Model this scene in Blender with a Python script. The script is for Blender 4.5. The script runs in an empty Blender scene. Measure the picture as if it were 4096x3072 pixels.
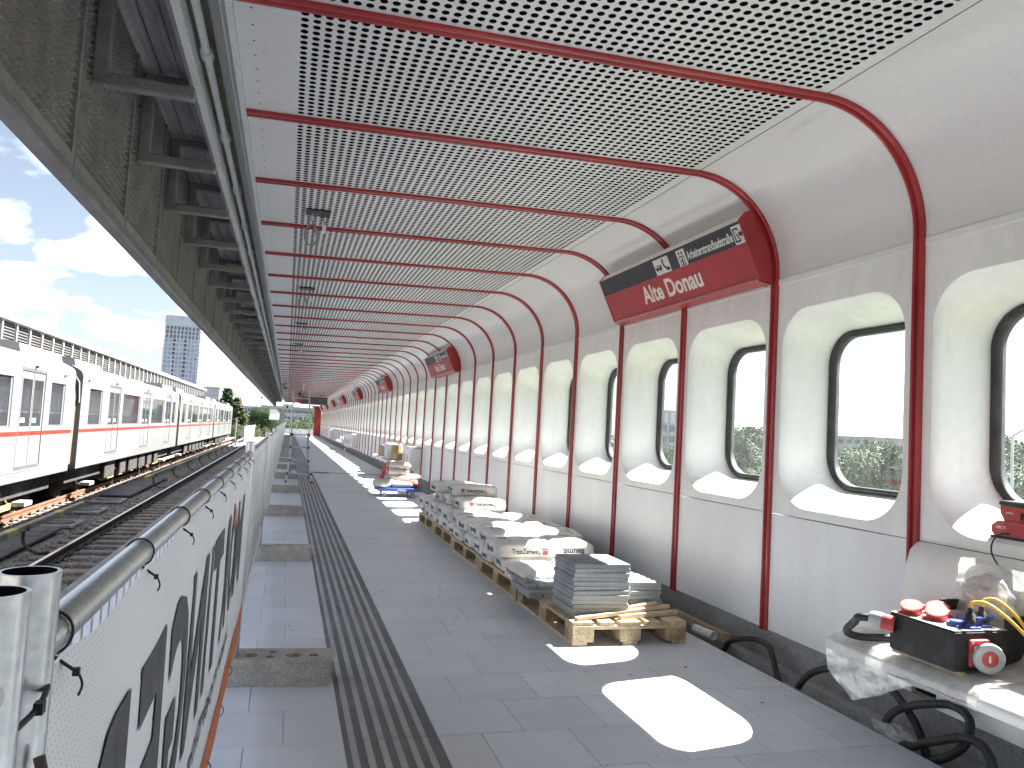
import bpy, bmesh, math, random
import numpy as np
from mathutils import Vector, Matrix, noise
from mathutils.bvhtree import BVHTree

random.seed(7)
sc = bpy.context.scene
COL = sc.collection
R = math.radians

# ------------------------------------------------------------------ camera
CAM = Vector((0.0, 0.0, 1.32))
right = Vector((0.9569901, -0.2846441, 0.0561037))
up = Vector((-0.0721792, -0.0462953, 0.9963167))
fwd = Vector((0.2809984, 0.9575147, 0.0648496))
cam_d = bpy.data.cameras.new('camera')
cam_d.sensor_width = 36.0
cam_d.lens = 3021.0 / 4096.0 * 36.0
cam_d.clip_start = 0.05
cam_d.clip_end = 5000
cam = bpy.data.objects.new('camera', cam_d)
COL.objects.link(cam)
m = Matrix((right, up, -fwd)).transposed().to_4x4()
m.translation = CAM
cam.matrix_world = m
sc.camera = cam

# ------------------------------------------------------------------ sky and sun
SUN_FROM = Vector((0.865, 0.15, 1.0)).normalized()
SUN_EL = math.asin(SUN_FROM.z)
SUN_ROT = math.atan2(SUN_FROM.x, SUN_FROM.y)
world = bpy.data.worlds.new('World')
sc.world = world
world.use_nodes = True
wn = world.node_tree
wn.nodes.clear()
def wnode(t, **kw):
    n = wn.nodes.new(t)
    for k, v in kw.items():
        setattr(n, k, v)
    return n
w_out = wnode('ShaderNodeOutputWorld')
w_bg = wnode('ShaderNodeBackground')
w_bg.inputs['Strength'].default_value = 0.06
w_sky = wnode('ShaderNodeTexSky', sky_type='NISHITA', sun_disc=False)
w_sky.sun_elevation = SUN_EL
w_sky.sun_rotation = SUN_ROT
w_sky.altitude = 150
w_sky.air_density = 1.0
w_sky.dust_density = 0.7
w_sky.ozone_density = 1.5
# thin summer clouds: noise on the view direction, flattened towards the horizon
w_tc = wnode('ShaderNodeTexCoord')
w_sep = wnode('ShaderNodeSeparateXYZ')
w_add = wnode('ShaderNodeMath', operation='ADD')
w_add.inputs[1].default_value = 0.16
w_dx = wnode('ShaderNodeMath', operation='DIVIDE')
w_dy = wnode('ShaderNodeMath', operation='DIVIDE')
w_cmb = wnode('ShaderNodeCombineXYZ')
w_map = wnode('ShaderNodeMapping')
w_map.inputs['Scale'].default_value = (1.0, 0.75, 1.0)
w_map.inputs['Location'].default_value = (4.1, 2.3, 0.0)
w_n = wnode('ShaderNodeTexNoise')
w_n.inputs['Scale'].default_value = 2.6
w_n.inputs['Detail'].default_value = 9
w_n.inputs['Roughness'].default_value = 0.5
w_n.inputs['Distortion'].default_value = 0.35
w_ramp = wnode('ShaderNodeValToRGB')
w_ramp.color_ramp.elements[0].position = 0.47
w_ramp.color_ramp.elements[0].color = (0, 0, 0, 1)
w_ramp.color_ramp.elements[1].position = 0.82
w_ramp.color_ramp.elements[1].color = (1, 1, 1, 1)
w_mix = wnode('ShaderNodeMixRGB')
w_mix.inputs['Color2'].default_value = (7.6, 8.8, 10.6, 1)
L = wn.links.new
L(w_tc.outputs['Generated'], w_sep.inputs[0])
w_max = wnode('ShaderNodeMath', operation='MAXIMUM')
w_max.inputs[1].default_value = 0.0
L(w_sep.outputs['Z'], w_max.inputs[0])
L(w_max.outputs[0], w_add.inputs[0])
L(w_sep.outputs['X'], w_dx.inputs[0]); L(w_add.outputs[0], w_dx.inputs[1])
L(w_sep.outputs['Y'], w_dy.inputs[0]); L(w_add.outputs[0], w_dy.inputs[1])
L(w_dx.outputs[0], w_cmb.inputs[0]); L(w_dy.outputs[0], w_cmb.inputs[1])
L(w_cmb.outputs[0], w_map.inputs['Vector'])
L(w_map.outputs[0], w_n.inputs['Vector'])
L(w_n.outputs['Fac'], w_ramp.inputs['Fac'])
L(w_ramp.outputs['Color'], w_mix.inputs['Fac'])
w_hs = wnode('ShaderNodeHueSaturation')
w_hs.inputs['Saturation'].default_value = 0.66
w_hs.inputs['Value'].default_value = 0.29
L(w_sky.outputs['Color'], w_hs.inputs['Color'])
L(w_hs.outputs['Color'], w_mix.inputs['Color1'])
L(w_mix.outputs['Color'], w_bg.inputs['Color'])
L(w_bg.outputs[0], w_out.inputs['Surface'])

sun_d = bpy.data.lights.new('sun', 'SUN')
sun_d.energy = 3.4
sun_d.angle = R(0.5)
sun_d.color = (1.0, 0.975, 0.945)
sun = bpy.data.objects.new('sun', sun_d)
COL.objects.link(sun)
sun.rotation_euler = (-SUN_FROM).to_track_quat('-Z', 'Y').to_euler()
sun.location = (20, 5, 30)

sc.view_settings.view_transform = 'Standard'
sc.view_settings.look = 'None'
sc.view_settings.gamma = 1.0
sc.view_settings.use_curve_mapping = False
sc.view_settings.exposure = 3.48
sc.cycles.use_denoising = True
sc.cycles.max_bounces = 10
sc.cycles.diffuse_bounces = 6
sc.cycles.glossy_bounces = 4
sc.cycles.transparent_max_bounces = 24
sc.cycles.caustics_reflective = False
sc.cycles.caustics_refractive = False
sc.cycles.sample_clamp_indirect = 8.0

# ------------------------------------------------------------------ materials
MATS = {}
def mat(name, c1, c2=None, scale=4.0, rough=0.6, bump=0.0, bscale=None, metal=0.0, detail=6,
        stretch=(1, 1, 1), spec=0.5, speck=None, obj_rand=0.0, contrast=(0.35, 0.65), coat=0.0, island=False, stain=None):
    """Principled material: two-colour noise on world position, optional fine speckle and relief."""
    M = bpy.data.materials.new(name)
    M.use_nodes = True
    nt = M.node_tree
    b = nt.nodes['Principled BSDF']
    b.inputs['Roughness'].default_value = rough
    b.inputs['Metallic'].default_value = metal
    b.inputs['Specular IOR Level'].default_value = spec
    if coat:
        b.inputs['Coat Weight'].default_value = coat
        b.inputs['Coat Roughness'].default_value = 0.15
    l = nt.links.new
    geo = nt.nodes.new('ShaderNodeNewGeometry')
    mp = nt.nodes.new('ShaderNodeMapping')
    mp.inputs['Scale'].default_value = stretch
    l(geo.outputs['Position'], mp.inputs['Vector'])
    c2 = c2 or c1
    n1 = nt.nodes.new('ShaderNodeTexNoise')
    n1.inputs['Scale'].default_value = scale
    n1.inputs['Detail'].default_value = detail
    n1.inputs['Roughness'].default_value = 0.6
    l(mp.outputs[0], n1.inputs['Vector'])
    rp = nt.nodes.new('ShaderNodeValToRGB')
    rp.color_ramp.elements[0].position = contrast[0]
    rp.color_ramp.elements[0].color = (*c1, 1)
    rp.color_ramp.elements[1].position = contrast[1]
    rp.color_ramp.elements[1].color = (*c2, 1)
    l(n1.outputs['Fac'], rp.inputs['Fac'])
    colr = rp.outputs['Color']
    if speck:
        amt, ss = speck
        n2 = nt.nodes.new('ShaderNodeTexNoise')
        n2.inputs['Scale'].default_value = ss
        n2.inputs['Detail'].default_value = 3
        l(geo.outputs['Position'], n2.inputs['Vector'])
        mr = nt.nodes.new('ShaderNodeMapRange')
        mr.inputs['From Min'].default_value = 0.3
        mr.inputs['From Max'].default_value = 0.7
        mr.inputs['To Min'].default_value = 1 - amt
        mr.inputs['To Max'].default_value = 1 + amt
        l(n2.outputs['Fac'], mr.inputs['Value'])
        mx = nt.nodes.new('ShaderNodeMixRGB'); mx.blend_type = 'MULTIPLY'; mx.inputs['Fac'].default_value = 1
        l(colr, mx.inputs['Color1']); l(mr.outputs[0], mx.inputs['Color2'])
        colr = mx.outputs['Color']
    if stain:
        sc_, ss, lo_, hi_, amt_ = stain
        n4 = nt.nodes.new('ShaderNodeTexNoise')
        n4.inputs['Scale'].default_value = ss; n4.inputs['Detail'].default_value = 9; n4.inputs['Roughness'].default_value = 0.7
        l(mp.outputs[0], n4.inputs['Vector'])
        mr4 = nt.nodes.new('ShaderNodeMapRange')
        mr4.inputs['From Min'].default_value = lo_; mr4.inputs['From Max'].default_value = hi_
        mr4.inputs['To Max'].default_value = amt_
        l(n4.outputs['Fac'], mr4.inputs['Value'])
        mx4 = nt.nodes.new('ShaderNodeMixRGB'); mx4.inputs['Color2'].default_value = (*sc_, 1)
        l(mr4.outputs[0], mx4.inputs['Fac']); l(colr, mx4.inputs['Color1'])
        colr = mx4.outputs['Color']
    if obj_rand:
        oi = nt.nodes.new('ShaderNodeObjectInfo')
        src = oi.outputs['Random']
        if island:
            ad = nt.nodes.new('ShaderNodeMath'); ad.operation = 'ADD'
            l(src, ad.inputs[0]); l(geo.outputs['Random Per Island'], ad.inputs[1])
            fr = nt.nodes.new('ShaderNodeMath'); fr.operation = 'FRACT'
            l(ad.outputs[0], fr.inputs[0]); src = fr.outputs[0]
        mr2 = nt.nodes.new('ShaderNodeMapRange')
        mr2.inputs['To Min'].default_value = 1 - obj_rand
        mr2.inputs['To Max'].default_value = 1 + obj_rand
        l(src, mr2.inputs['Value'])
        mx2 = nt.nodes.new('ShaderNodeMixRGB'); mx2.blend_type = 'MULTIPLY'; mx2.inputs['Fac'].default_value = 1
        l(colr, mx2.inputs['Color1']); l(mr2.outputs[0], mx2.inputs['Color2'])
        colr = mx2.outputs['Color']
    l(colr, b.inputs['Base Color'])
    if bump:
        n3 = nt.nodes.new('ShaderNodeTexNoise')
        n3.inputs['Scale'].default_value = bscale or scale * 6
        n3.inputs['Detail'].default_value = 5
        l(mp.outputs[0], n3.inputs['Vector'])
        bp = nt.nodes.new('ShaderNodeBump')
        bp.inputs['Strength'].default_value = bump
        bp.inputs['Distance'].default_value = 0.01
        l(n3.outputs['Fac'], bp.inputs['Height'])
        l(bp.outputs[0], b.inputs['Normal'])
    MATS[name] = M
    return M

def glass_mat(name, tint, refl_rough, dust, refl=1.0):
    """thin pane: transparent with a fresnel reflection and a veil of dust"""
    M = bpy.data.materials.new(name); M.use_nodes = True
    nt = M.node_tree; nt.nodes.clear(); l = nt.links.new
    out = nt.nodes.new('ShaderNodeOutputMaterial')
    tr = nt.nodes.new('ShaderNodeBsdfTransparent'); tr.inputs['Color'].default_value = (*tint, 1)
    gl = nt.nodes.new('ShaderNodeBsdfGlossy'); gl.inputs['Roughness'].default_value = refl_rough
    df = nt.nodes.new('ShaderNodeBsdfTranslucent'); df.inputs['Color'].default_value = (0.75, 0.78, 0.78, 1)
    geo = nt.nodes.new('ShaderNodeNewGeometry')
    dt = nt.nodes.new('ShaderNodeVectorMath'); dt.operation = 'DOT_PRODUCT'
    l(geo.outputs['Incoming'], dt.inputs[0]); l(geo.outputs['Normal'], dt.inputs[1])
    def mth(op, a, bb):
        q = nt.nodes.new('ShaderNodeMath'); q.operation = op
        for i, s in enumerate((a, bb)):
            if isinstance(s, (int, float)): q.inputs[i].default_value = s
            else: l(s, q.inputs[i])
        return q.outputs[0]
    one = mth('SUBTRACT', 1.0, mth('ABSOLUTE', dt.outputs['Value'], 0.0))
    frs = mth('ADD', mth('MULTIPLY', mth('POWER', one, 5.0), 0.9), 0.06)
    mp = nt.nodes.new('ShaderNodeMapping'); mp.inputs['Scale'].default_value = (1, 1, 0.35)
    n = nt.nodes.new('ShaderNodeTexNoise'); n.inputs['Scale'].default_value = 26; n.inputs['Detail'].default_value = 8
    l(geo.outputs['Position'], mp.inputs['Vector']); l(mp.outputs[0], n.inputs['Vector'])
    mr = nt.nodes.new('ShaderNodeMapRange')
    mr.inputs['From Min'].default_value = 0.35; mr.inputs['From Max'].default_value = 0.75
    mr.inputs['To Min'].default_value = dust * 0.35; mr.inputs['To Max'].default_value = dust * 1.6
    l(n.outputs['Fac'], mr.inputs['Value'])
    m1 = nt.nodes.new('ShaderNodeMixShader'); m2 = nt.nodes.new('ShaderNodeMixShader')
    l(mr.outputs[0], m1.inputs['Fac']); l(tr.outputs[0], m1.inputs[1]); l(df.outputs[0], m1.inputs[2])
    l(frs, m2.inputs['Fac']); l(m1.outputs[0], m2.inputs[1]); l(gl.outputs[0], m2.inputs[2])
    l(m2.outputs[0], out.inputs['Surface'])
    MATS[name] = M
    return M

mat('white_grp', (0.70, 0.695, 0.67), (0.79, 0.785, 0.765), 1.6, 0.42, stretch=(2.2, 2.2, 0.4), speck=(0.03, 18), contrast=(0.3, 0.6), stain=((0.48, 0.44, 0.37), 2.2, 0.56, 0.84, 0.5))
mat('white_steel', (0.68, 0.685, 0.695), (0.76, 0.765, 0.77), 1.1, 0.38, speck=(0.02, 30), stretch=(2, 2, 0.5), stain=((0.5, 0.47, 0.44), 2.4, 0.58, 0.84, 0.4))
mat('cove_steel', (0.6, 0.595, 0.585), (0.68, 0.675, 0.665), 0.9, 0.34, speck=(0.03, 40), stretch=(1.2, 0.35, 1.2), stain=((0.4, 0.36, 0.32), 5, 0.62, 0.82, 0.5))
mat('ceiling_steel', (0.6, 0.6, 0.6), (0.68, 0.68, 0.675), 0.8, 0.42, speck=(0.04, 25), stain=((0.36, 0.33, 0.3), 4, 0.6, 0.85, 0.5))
mat('grout', (0.24, 0.24, 0.245), (0.36, 0.36, 0.365), 3, 0.9)
mat('black_void', (0.012, 0.012, 0.012), rough=0.95, spec=0.0)
mat('red_paint', (0.26, 0.018, 0.021), (0.36, 0.032, 0.034), 2.5, 0.3, bump=0.08, bscale=60, speck=(0.1, 45), stain=((0.5, 0.22, 0.2), 14, 0.66, 0.8, 0.6))
mat('red_sign', (0.33, 0.025, 0.03), (0.38, 0.034, 0.038), 3, 0.45, speck=(0.12, 160))
mat('sign_black', (0.022, 0.024, 0.03), (0.035, 0.036, 0.042), 6, 0.5, speck=(0.2, 150))
mat('sign_white', (0.72, 0.73, 0.7), (0.62, 0.62, 0.58), 14, 0.5)
mat('sign_cream', (0.72, 0.68, 0.62), (0.6, 0.5, 0.45), 9, 0.5, contrast=(0.45, 0.75))
mat('rubber', (0.02, 0.02, 0.02), (0.045, 0.045, 0.045), 12, 0.6, speck=(0.2, 90))
mat('dark_gap', (0.015, 0.014, 0.013), rough=0.9, spec=0.1)
mat('concrete', (0.2, 0.19, 0.18), (0.31, 0.3, 0.285), 3.5, 0.9, bump=0.3, bscale=45, speck=(0.12, 70))
mat('plinth', (0.2, 0.198, 0.198), (0.32, 0.315, 0.31), 2.6, 0.92, bump=0.35, bscale=50, speck=(0.18, 60), stain=((0.5, 0.49, 0.47), 3, 0.6, 0.8, 0.6))
mat('foot_concrete', (0.27, 0.25, 0.22), (0.38, 0.36, 0.325), 6, 0.92, bump=0.5, bscale=40, speck=(0.22, 85), obj_rand=0.12)
mat('trench', (0.3, 0.29, 0.275), (0.44, 0.43, 0.41), 4, 0.95, bump=0.3, bscale=40, speck=(0.15, 60))
mat('slab', (0.51, 0.535, 0.59), (0.62, 0.645, 0.70), 1.3, 0.42, bump=0.06, bscale=180, speck=(0.13, 210), obj_rand=0.055, island=True, stretch=(1, 2.2, 1), spec=0.7, stain=((0.34, 0.335, 0.335), 1.3, 0.5, 0.82, 0.65))
mat('slab_dark', (0.125, 0.122, 0.125), (0.185, 0.182, 0.185), 2.2, 0.7, bump=0.08, bscale=150, speck=(0.25, 190), obj_rand=0.08, island=True)
mat('slab_rib', (0.33, 0.33, 0.345), (0.43, 0.43, 0.445), 3.0, 0.65, speck=(0.15, 200), obj_rand=0.06, island=True)
mat('stack_slab', (0.24, 0.25, 0.26), (0.34, 0.35, 0.36), 3, 0.7, bump=0.1, bscale=120, speck=(0.28, 170), obj_rand=0.15)
mat('galvanised', (0.44, 0.46, 0.47), (0.6, 0.62, 0.63), 5, 0.34, metal=0.85, bump=0.05, bscale=40, speck=(0.12, 120), stretch=(1, 0.5, 0.3))
mat('aluminium', (0.38, 0.39, 0.4), (0.48, 0.49, 0.5), 5, 0.36, metal=0.9)
mat('gutter_white', (0.7, 0.695, 0.67), (0.82, 0.815, 0.79), 3, 0.6, speck=(0.12, 60), stretch=(1, 0.4, 1), stain=((0.4, 0.37, 0.28), 5, 0.58, 0.8, 0.6))
mat('gutter_olive', (0.23, 0.22, 0.15), (0.34, 0.33, 0.25), 3, 0.7, speck=(0.2, 60))
mat('weathered_wood', (0.38, 0.345, 0.32), (0.62, 0.58, 0.55), 4, 0.85, bump=0.25, bscale=30, stretch=(6, 0.35, 6), speck=(0.2, 60), obj_rand=0.12)
mat('brown_steel', (0.19, 0.175, 0.162), (0.29, 0.27, 0.252), 5, 0.5, bump=0.1, bscale=80, speck=(0.25, 90))
mat('grey_steel', (0.2, 0.2, 0.21), (0.28, 0.28, 0.295), 4, 0.5, metal=0.3)
mat('pallet_wood', (0.36, 0.27, 0.17), (0.52, 0.42, 0.29), 7, 0.85, bump=0.25, bscale=50, stretch=(3, 3, 3), speck=(0.2, 70), obj_rand=0.16)
mat('pallet_block', (0.25, 0.18, 0.105), (0.4, 0.3, 0.18), 9, 0.9, bump=0.5, bscale=60, speck=(0.35, 90), obj_rand=0.15)
mat('fresh_wood', (0.5, 0.39, 0.25), (0.62, 0.5, 0.34), 6, 0.8, stretch=(1, 5, 5), obj_rand=0.1)
mat('bag_paper', (0.58, 0.57, 0.54), (0.74, 0.735, 0.71), 5, 0.75, bump=0.55, bscale=14, speck=(0.07, 60), obj_rand=0.06)
mat('bag_grey', (0.33, 0.33, 0.33), (0.42, 0.42, 0.41), 6, 0.75, bump=0.3, bscale=16, speck=(0.1, 60))
mat('print_dark', (0.05, 0.05, 0.055), (0.09, 0.09, 0.095), 20, 0.7)
mat('print_red', (0.5, 0.05, 0.055), (0.6, 0.09, 0.085), 20, 0.7)
mat('print_white', (0.75, 0.75, 0.74), rough=0.6)
mat('sack_beige', (0.5, 0.45, 0.4), (0.62, 0.58, 0.53), 7, 0.7, bump=0.3, bscale=22)
mat('sack_red', (0.5, 0.045, 0.035), (0.62, 0.08, 0.06), 8, 0.5, bump=0.3, bscale=22)
mat('sack_lilac', (0.55, 0.52, 0.6), (0.68, 0.6, 0.66), 8, 0.5)
mat('blue_paint', (0.03, 0.06, 0.22), (0.055, 0.1, 0.3), 5, 0.5, speck=(0.2, 50))
mat('wheel_grey', (0.42, 0.41, 0.39), (0.5, 0.49, 0.47), 8, 0.6)
mat('black_plastic', (0.016, 0.016, 0.017), (0.035, 0.034, 0.034), 8, 0.55, speck=(0.35, 70))
mat('box_rubber', (0.02, 0.019, 0.019), (0.05, 0.05, 0.05), 11, 0.75, bump=0.2, bscale=60, speck=(0.4, 80), contrast=(0.5, 0.75))
mat('dusty_panel', (0.33, 0.32, 0.31), (0.5, 0.49, 0.47), 9, 0.8, speck=(0.15, 80))
mat('red_plastic', (0.38, 0.035, 0.035), (0.5, 0.09, 0.085), 12, 0.5, speck=(0.15, 60))
mat('dusty_red', (0.3, 0.07, 0.065), (0.4, 0.13, 0.12), 14, 0.75, speck=(0.15, 60))
mat('blue_plastic', (0.03, 0.05, 0.26), (0.05, 0.08, 0.34), 12, 0.45)
mat('grey_plastic', (0.34, 0.34, 0.35), (0.44, 0.44, 0.45), 14, 0.5)
mat('yellow_cable', (0.6, 0.38, 0.03), (0.66, 0.45, 0.06), 14, 0.5)
mat('black_cable', (0.018, 0.018, 0.019), (0.06, 0.058, 0.056), 9, 0.6, speck=(0.3, 50), contrast=(0.45, 0.8))
mat('grey_cable', (0.25, 0.25, 0.25), (0.33, 0.33, 0.33), 9, 0.5)
mat('train_white', (0.165, 0.167, 0.166), (0.19, 0.192, 0.19), 0.7, 0.3, speck=(0.015, 20), coat=0.3, stain=((0.125, 0.12, 0.11), 0.8, 0.52, 0.85, 0.5))
mat('train_roof', (0.15, 0.15, 0.148), (0.19, 0.19, 0.187), 1.2, 0.5)
mat('train_red', (0.3, 0.015, 0.008), (0.34, 0.02, 0.01), 3, 0.35, coat=0.2)
mat('train_grey', (0.07, 0.067, 0.07), (0.095, 0.092, 0.095), 4, 0.5)
mat('train_under', (0.018, 0.016, 0.015), (0.045, 0.04, 0.036), 5, 0.85, speck=(0.4, 20))
mat('train_glass', (0.018, 0.02, 0.024), rough=0.04, spec=0.9)
mat('bellows_tan', (0.2, 0.16, 0.11), (0.33, 0.28, 0.21), 4, 0.8, stretch=(1, 1, 0.3))
mat('bellows_grey', (0.13, 0.13, 0.145), (0.17, 0.17, 0.185), 4, 0.8)
mat('orange', (0.72, 0.2, 0.035), rough=0.5)
mat('rail_rust', (0.13, 0.05, 0.026), (0.2, 0.09, 0.05), 5, 0.7, speck=(0.2, 40), stretch=(1, 0.3, 1))
mat('rail_steel', (0.5, 0.5, 0.52), (0.6, 0.6, 0.62), 3, 0.22, metal=1.0)
mat('rail_side', (0.06, 0.045, 0.04), (0.1, 0.075, 0.06), 6, 0.8)
mat('sleeper', (0.15, 0.125, 0.11), (0.25, 0.21, 0.185), 5, 0.9, speck=(0.2, 40), obj_rand=0.2)
mat('ballast', (0.12, 0.105, 0.092), (0.22, 0.2, 0.18), 9, 0.95, bump=1.0, bscale=28, speck=(0.4, 30))
mat('stone', (0.12, 0.105, 0.095), (0.26, 0.245, 0.23), 3.5, 0.9, obj_rand=0.45, island=True)
mat('power_cover', (0.16, 0.145, 0.115), (0.23, 0.21, 0.17), 4, 0.75, speck=(0.15, 40), stretch=(1, 0.4, 1))
mat('yellow_old', (0.3, 0.27, 0.06), (0.36, 0.33, 0.1), 8, 0.65)
mat('iron', (0.045, 0.038, 0.033), (0.085, 0.07, 0.06), 8, 0.8)
mat('dark_plank', (0.085, 0.08, 0.085), (0.13, 0.12, 0.125), 4, 0.85, stretch=(3, 0.5, 3), speck=(0.2, 50), obj_rand=0.15)
mat('louvre', (0.04, 0.036, 0.031), (0.055, 0.05, 0.043), 3, 0.6)
mat('white_paint', (0.36, 0.36, 0.352), (0.41, 0.41, 0.402), 2, 0.5)
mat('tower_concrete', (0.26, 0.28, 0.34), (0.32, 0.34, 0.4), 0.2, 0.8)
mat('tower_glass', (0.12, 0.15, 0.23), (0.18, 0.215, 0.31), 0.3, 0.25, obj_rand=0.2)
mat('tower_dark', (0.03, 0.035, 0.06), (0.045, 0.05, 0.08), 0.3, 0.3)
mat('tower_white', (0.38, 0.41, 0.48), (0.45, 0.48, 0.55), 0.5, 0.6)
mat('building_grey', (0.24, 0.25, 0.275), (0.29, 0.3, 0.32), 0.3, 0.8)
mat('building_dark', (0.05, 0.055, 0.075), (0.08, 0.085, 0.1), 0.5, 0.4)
mat('bark', (0.07, 0.055, 0.04), (0.12, 0.1, 0.08), 6, 0.9)
mat('leaf_green', (0.035, 0.068, 0.018), (0.075, 0.125, 0.038), 0.9, 0.7, obj_rand=0.3, island=True, spec=0.25)
mat('leaf_dark', (0.02, 0.045, 0.018), (0.05, 0.085, 0.035), 0.9, 0.75, obj_rand=0.3, island=True, spec=0.2)
mat('leaf_silver', (0.08, 0.11, 0.06), (0.14, 0.175, 0.1), 0.9, 0.7, obj_rand=0.3, island=True, spec=0.25)
mat('leaf_olive', (0.055, 0.07, 0.03), (0.12, 0.125, 0.06), 0.9, 0.75, obj_rand=0.3, island=True, spec=0.2)
mat('grass', (0.055, 0.085, 0.028), (0.1, 0.135, 0.05), 0.15, 0.9, speck=(0.3, 3))
mat('ground', (0.13, 0.135, 0.09), (0.2, 0.195, 0.16), 0.03, 0.95, speck=(0.25, 1.2))
mat('asphalt', (0.1, 0.1, 0.105), (0.14, 0.14, 0.145), 0.5, 0.9)
mat('lamp_grey', (0.45, 0.46, 0.47), rough=0.5)
mat('cardboard', (0.33, 0.22, 0.12), (0.42, 0.3, 0.18), 6, 0.85)
mat('paper_white', (0.68, 0.69, 0.72), (0.75, 0.76, 0.78), 6, 0.8)
mat('banner_orange', (0.52, 0.12, 0.02), (0.58, 0.15, 0.03), 6, 0.6)
mat('zip_black', (0.012, 0.012, 0.013), rough=0.5)
mat('mirror_steel', (0.8, 0.8, 0.8), rough=0.03, metal=1.0)
glass_mat('window_glass', (0.93, 0.97, 0.955), 0.03, 0.022)

def film_mat():
    M = bpy.data.materials.new('plastic_film'); M.use_nodes = True
    nt = M.node_tree; nt.nodes.clear(); l = nt.links.new
    out = nt.nodes.new('ShaderNodeOutputMaterial')
    tr = nt.nodes.new('ShaderNodeBsdfTransparent')
    df = nt.nodes.new('ShaderNodeBsdfDiffuse'); df.inputs['Color'].default_value = (0.75, 0.74, 0.72, 1)
    tl = nt.nodes.new('ShaderNodeBsdfTranslucent'); tl.inputs['Color'].default_value = (0.75, 0.74, 0.72, 1)
    gl = nt.nodes.new('ShaderNodeBsdfGlossy'); gl.inputs['Roughness'].default_value = 0.18
    geo = nt.nodes.new('ShaderNodeNewGeometry')
    n = nt.nodes.new('ShaderNodeTexNoise'); n.inputs['Scale'].default_value = 14; n.inputs['Detail'].default_value = 6
    l(geo.outputs['Position'], n.inputs['Vector'])
    bp = nt.nodes.new('ShaderNodeBump'); bp.inputs['Strength'].default_value = 0.6; bp.inputs['Distance'].default_value = 0.02
    l(n.outputs['Fac'], bp.inputs['Height'])
    for q in (df, tl, gl): l(bp.outputs[0], q.inputs['Normal'])
    mr = nt.nodes.new('ShaderNodeMapRange'); mr.inputs['From Min'].default_value = 0.3; mr.inputs['From Max'].default_value = 0.75
    mr.inputs['To Min'].default_value = 0.35; mr.inputs['To Max'].default_value = 0.75
    l(n.outputs['Fac'], mr.inputs['Value'])
    a = nt.nodes.new('ShaderNodeMixShader'); b = nt.nodes.new('ShaderNodeMixShader'); c = nt.nodes.new('ShaderNodeMixShader')
    a.inputs['Fac'].default_value = 0.4
    l(df.outputs[0], a.inputs[1]); l(tl.outputs[0], a.inputs[2])
    l(mr.outputs[0], b.inputs['Fac']); l(tr.outputs[0], b.inputs[1]); l(a.outputs[0], b.inputs[2])
    c.inputs['Fac'].default_value = 0.1
    l(b.outputs[0], c.inputs[1]); l(gl.outputs[0], c.inputs[2])
    l(c.outputs[0], out.inputs['Surface'])
    MATS['plastic_film'] = M
film_mat()

def banner_mat():
    """white mesh banner cloth: pin holes in rows as darker dots, dirt near the top hem"""
    M = bpy.data.materials.new('banner_cloth'); M.use_nodes = True
    nt = M.node_tree; l = nt.links.new
    b = nt.nodes['Principled BSDF']; b.inputs['Roughness'].default_value = 0.55
    geo = nt.nodes.new('ShaderNodeNewGeometry')
    sp = nt.nodes.new('ShaderNodeSeparateXYZ'); l(geo.outputs['Position'], sp.inputs[0])
    def math_(op, a, bb):
        q = nt.nodes.new('ShaderNodeMath'); q.operation = op
        for i, s in enumerate((a, bb)):
            if s is None: continue
            if isinstance(s, (int, float)): q.inputs[i].default_value = s
            else: l(s, q.inputs[i])
        return q.outputs[0]
    zz = math_('MULTIPLY', sp.outputs['Z'], 150.0)
    yy = math_('MULTIPLY', sp.outputs['Y'], 105.0)
    row = math_('FLOOR', zz, 0)
    yo = math_('ADD', yy, math_('MULTIPLY', row, 0.5))
    fy = math_('ABSOLUTE', math_('SUBTRACT', math_('FRACT', yo, 0), 0.5), 0)
    fz = math_('ABSOLUTE', math_('SUBTRACT', math_('FRACT', zz, 0), 0.5), 0)
    d = math_('LESS_THAN', math_('ADD', math_('MULTIPLY', fy, 1.5), fz), 0.22)
    n = nt.nodes.new('ShaderNodeTexNoise'); n.inputs['Scale'].default_value = 3; n.inputs['Detail'].default_value = 6
    l(geo.outputs['Position'], n.inputs['Vector'])
    rp = nt.nodes.new('ShaderNodeValToRGB')
    rp.color_ramp.elements[0].position = 0.35; rp.color_ramp.elements[0].color = (0.74, 0.74, 0.76, 1)
    rp.color_ramp.elements[1].position = 0.7; rp.color_ramp.elements[1].color = (0.82, 0.82, 0.835, 1)
    l(n.outputs['Fac'], rp.inputs['Fac'])
    mx = nt.nodes.new('ShaderNodeMixRGB'); mx.inputs['Color2'].default_value = (0.42, 0.42, 0.44, 1)
    l(d, mx.inputs['Fac']); l(rp.outputs['Color'], mx.inputs['Color1'])
    l(mx.outputs['Color'], b.inputs['Base Color'])
    MATS['banner_cloth'] = M
banner_mat()

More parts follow.
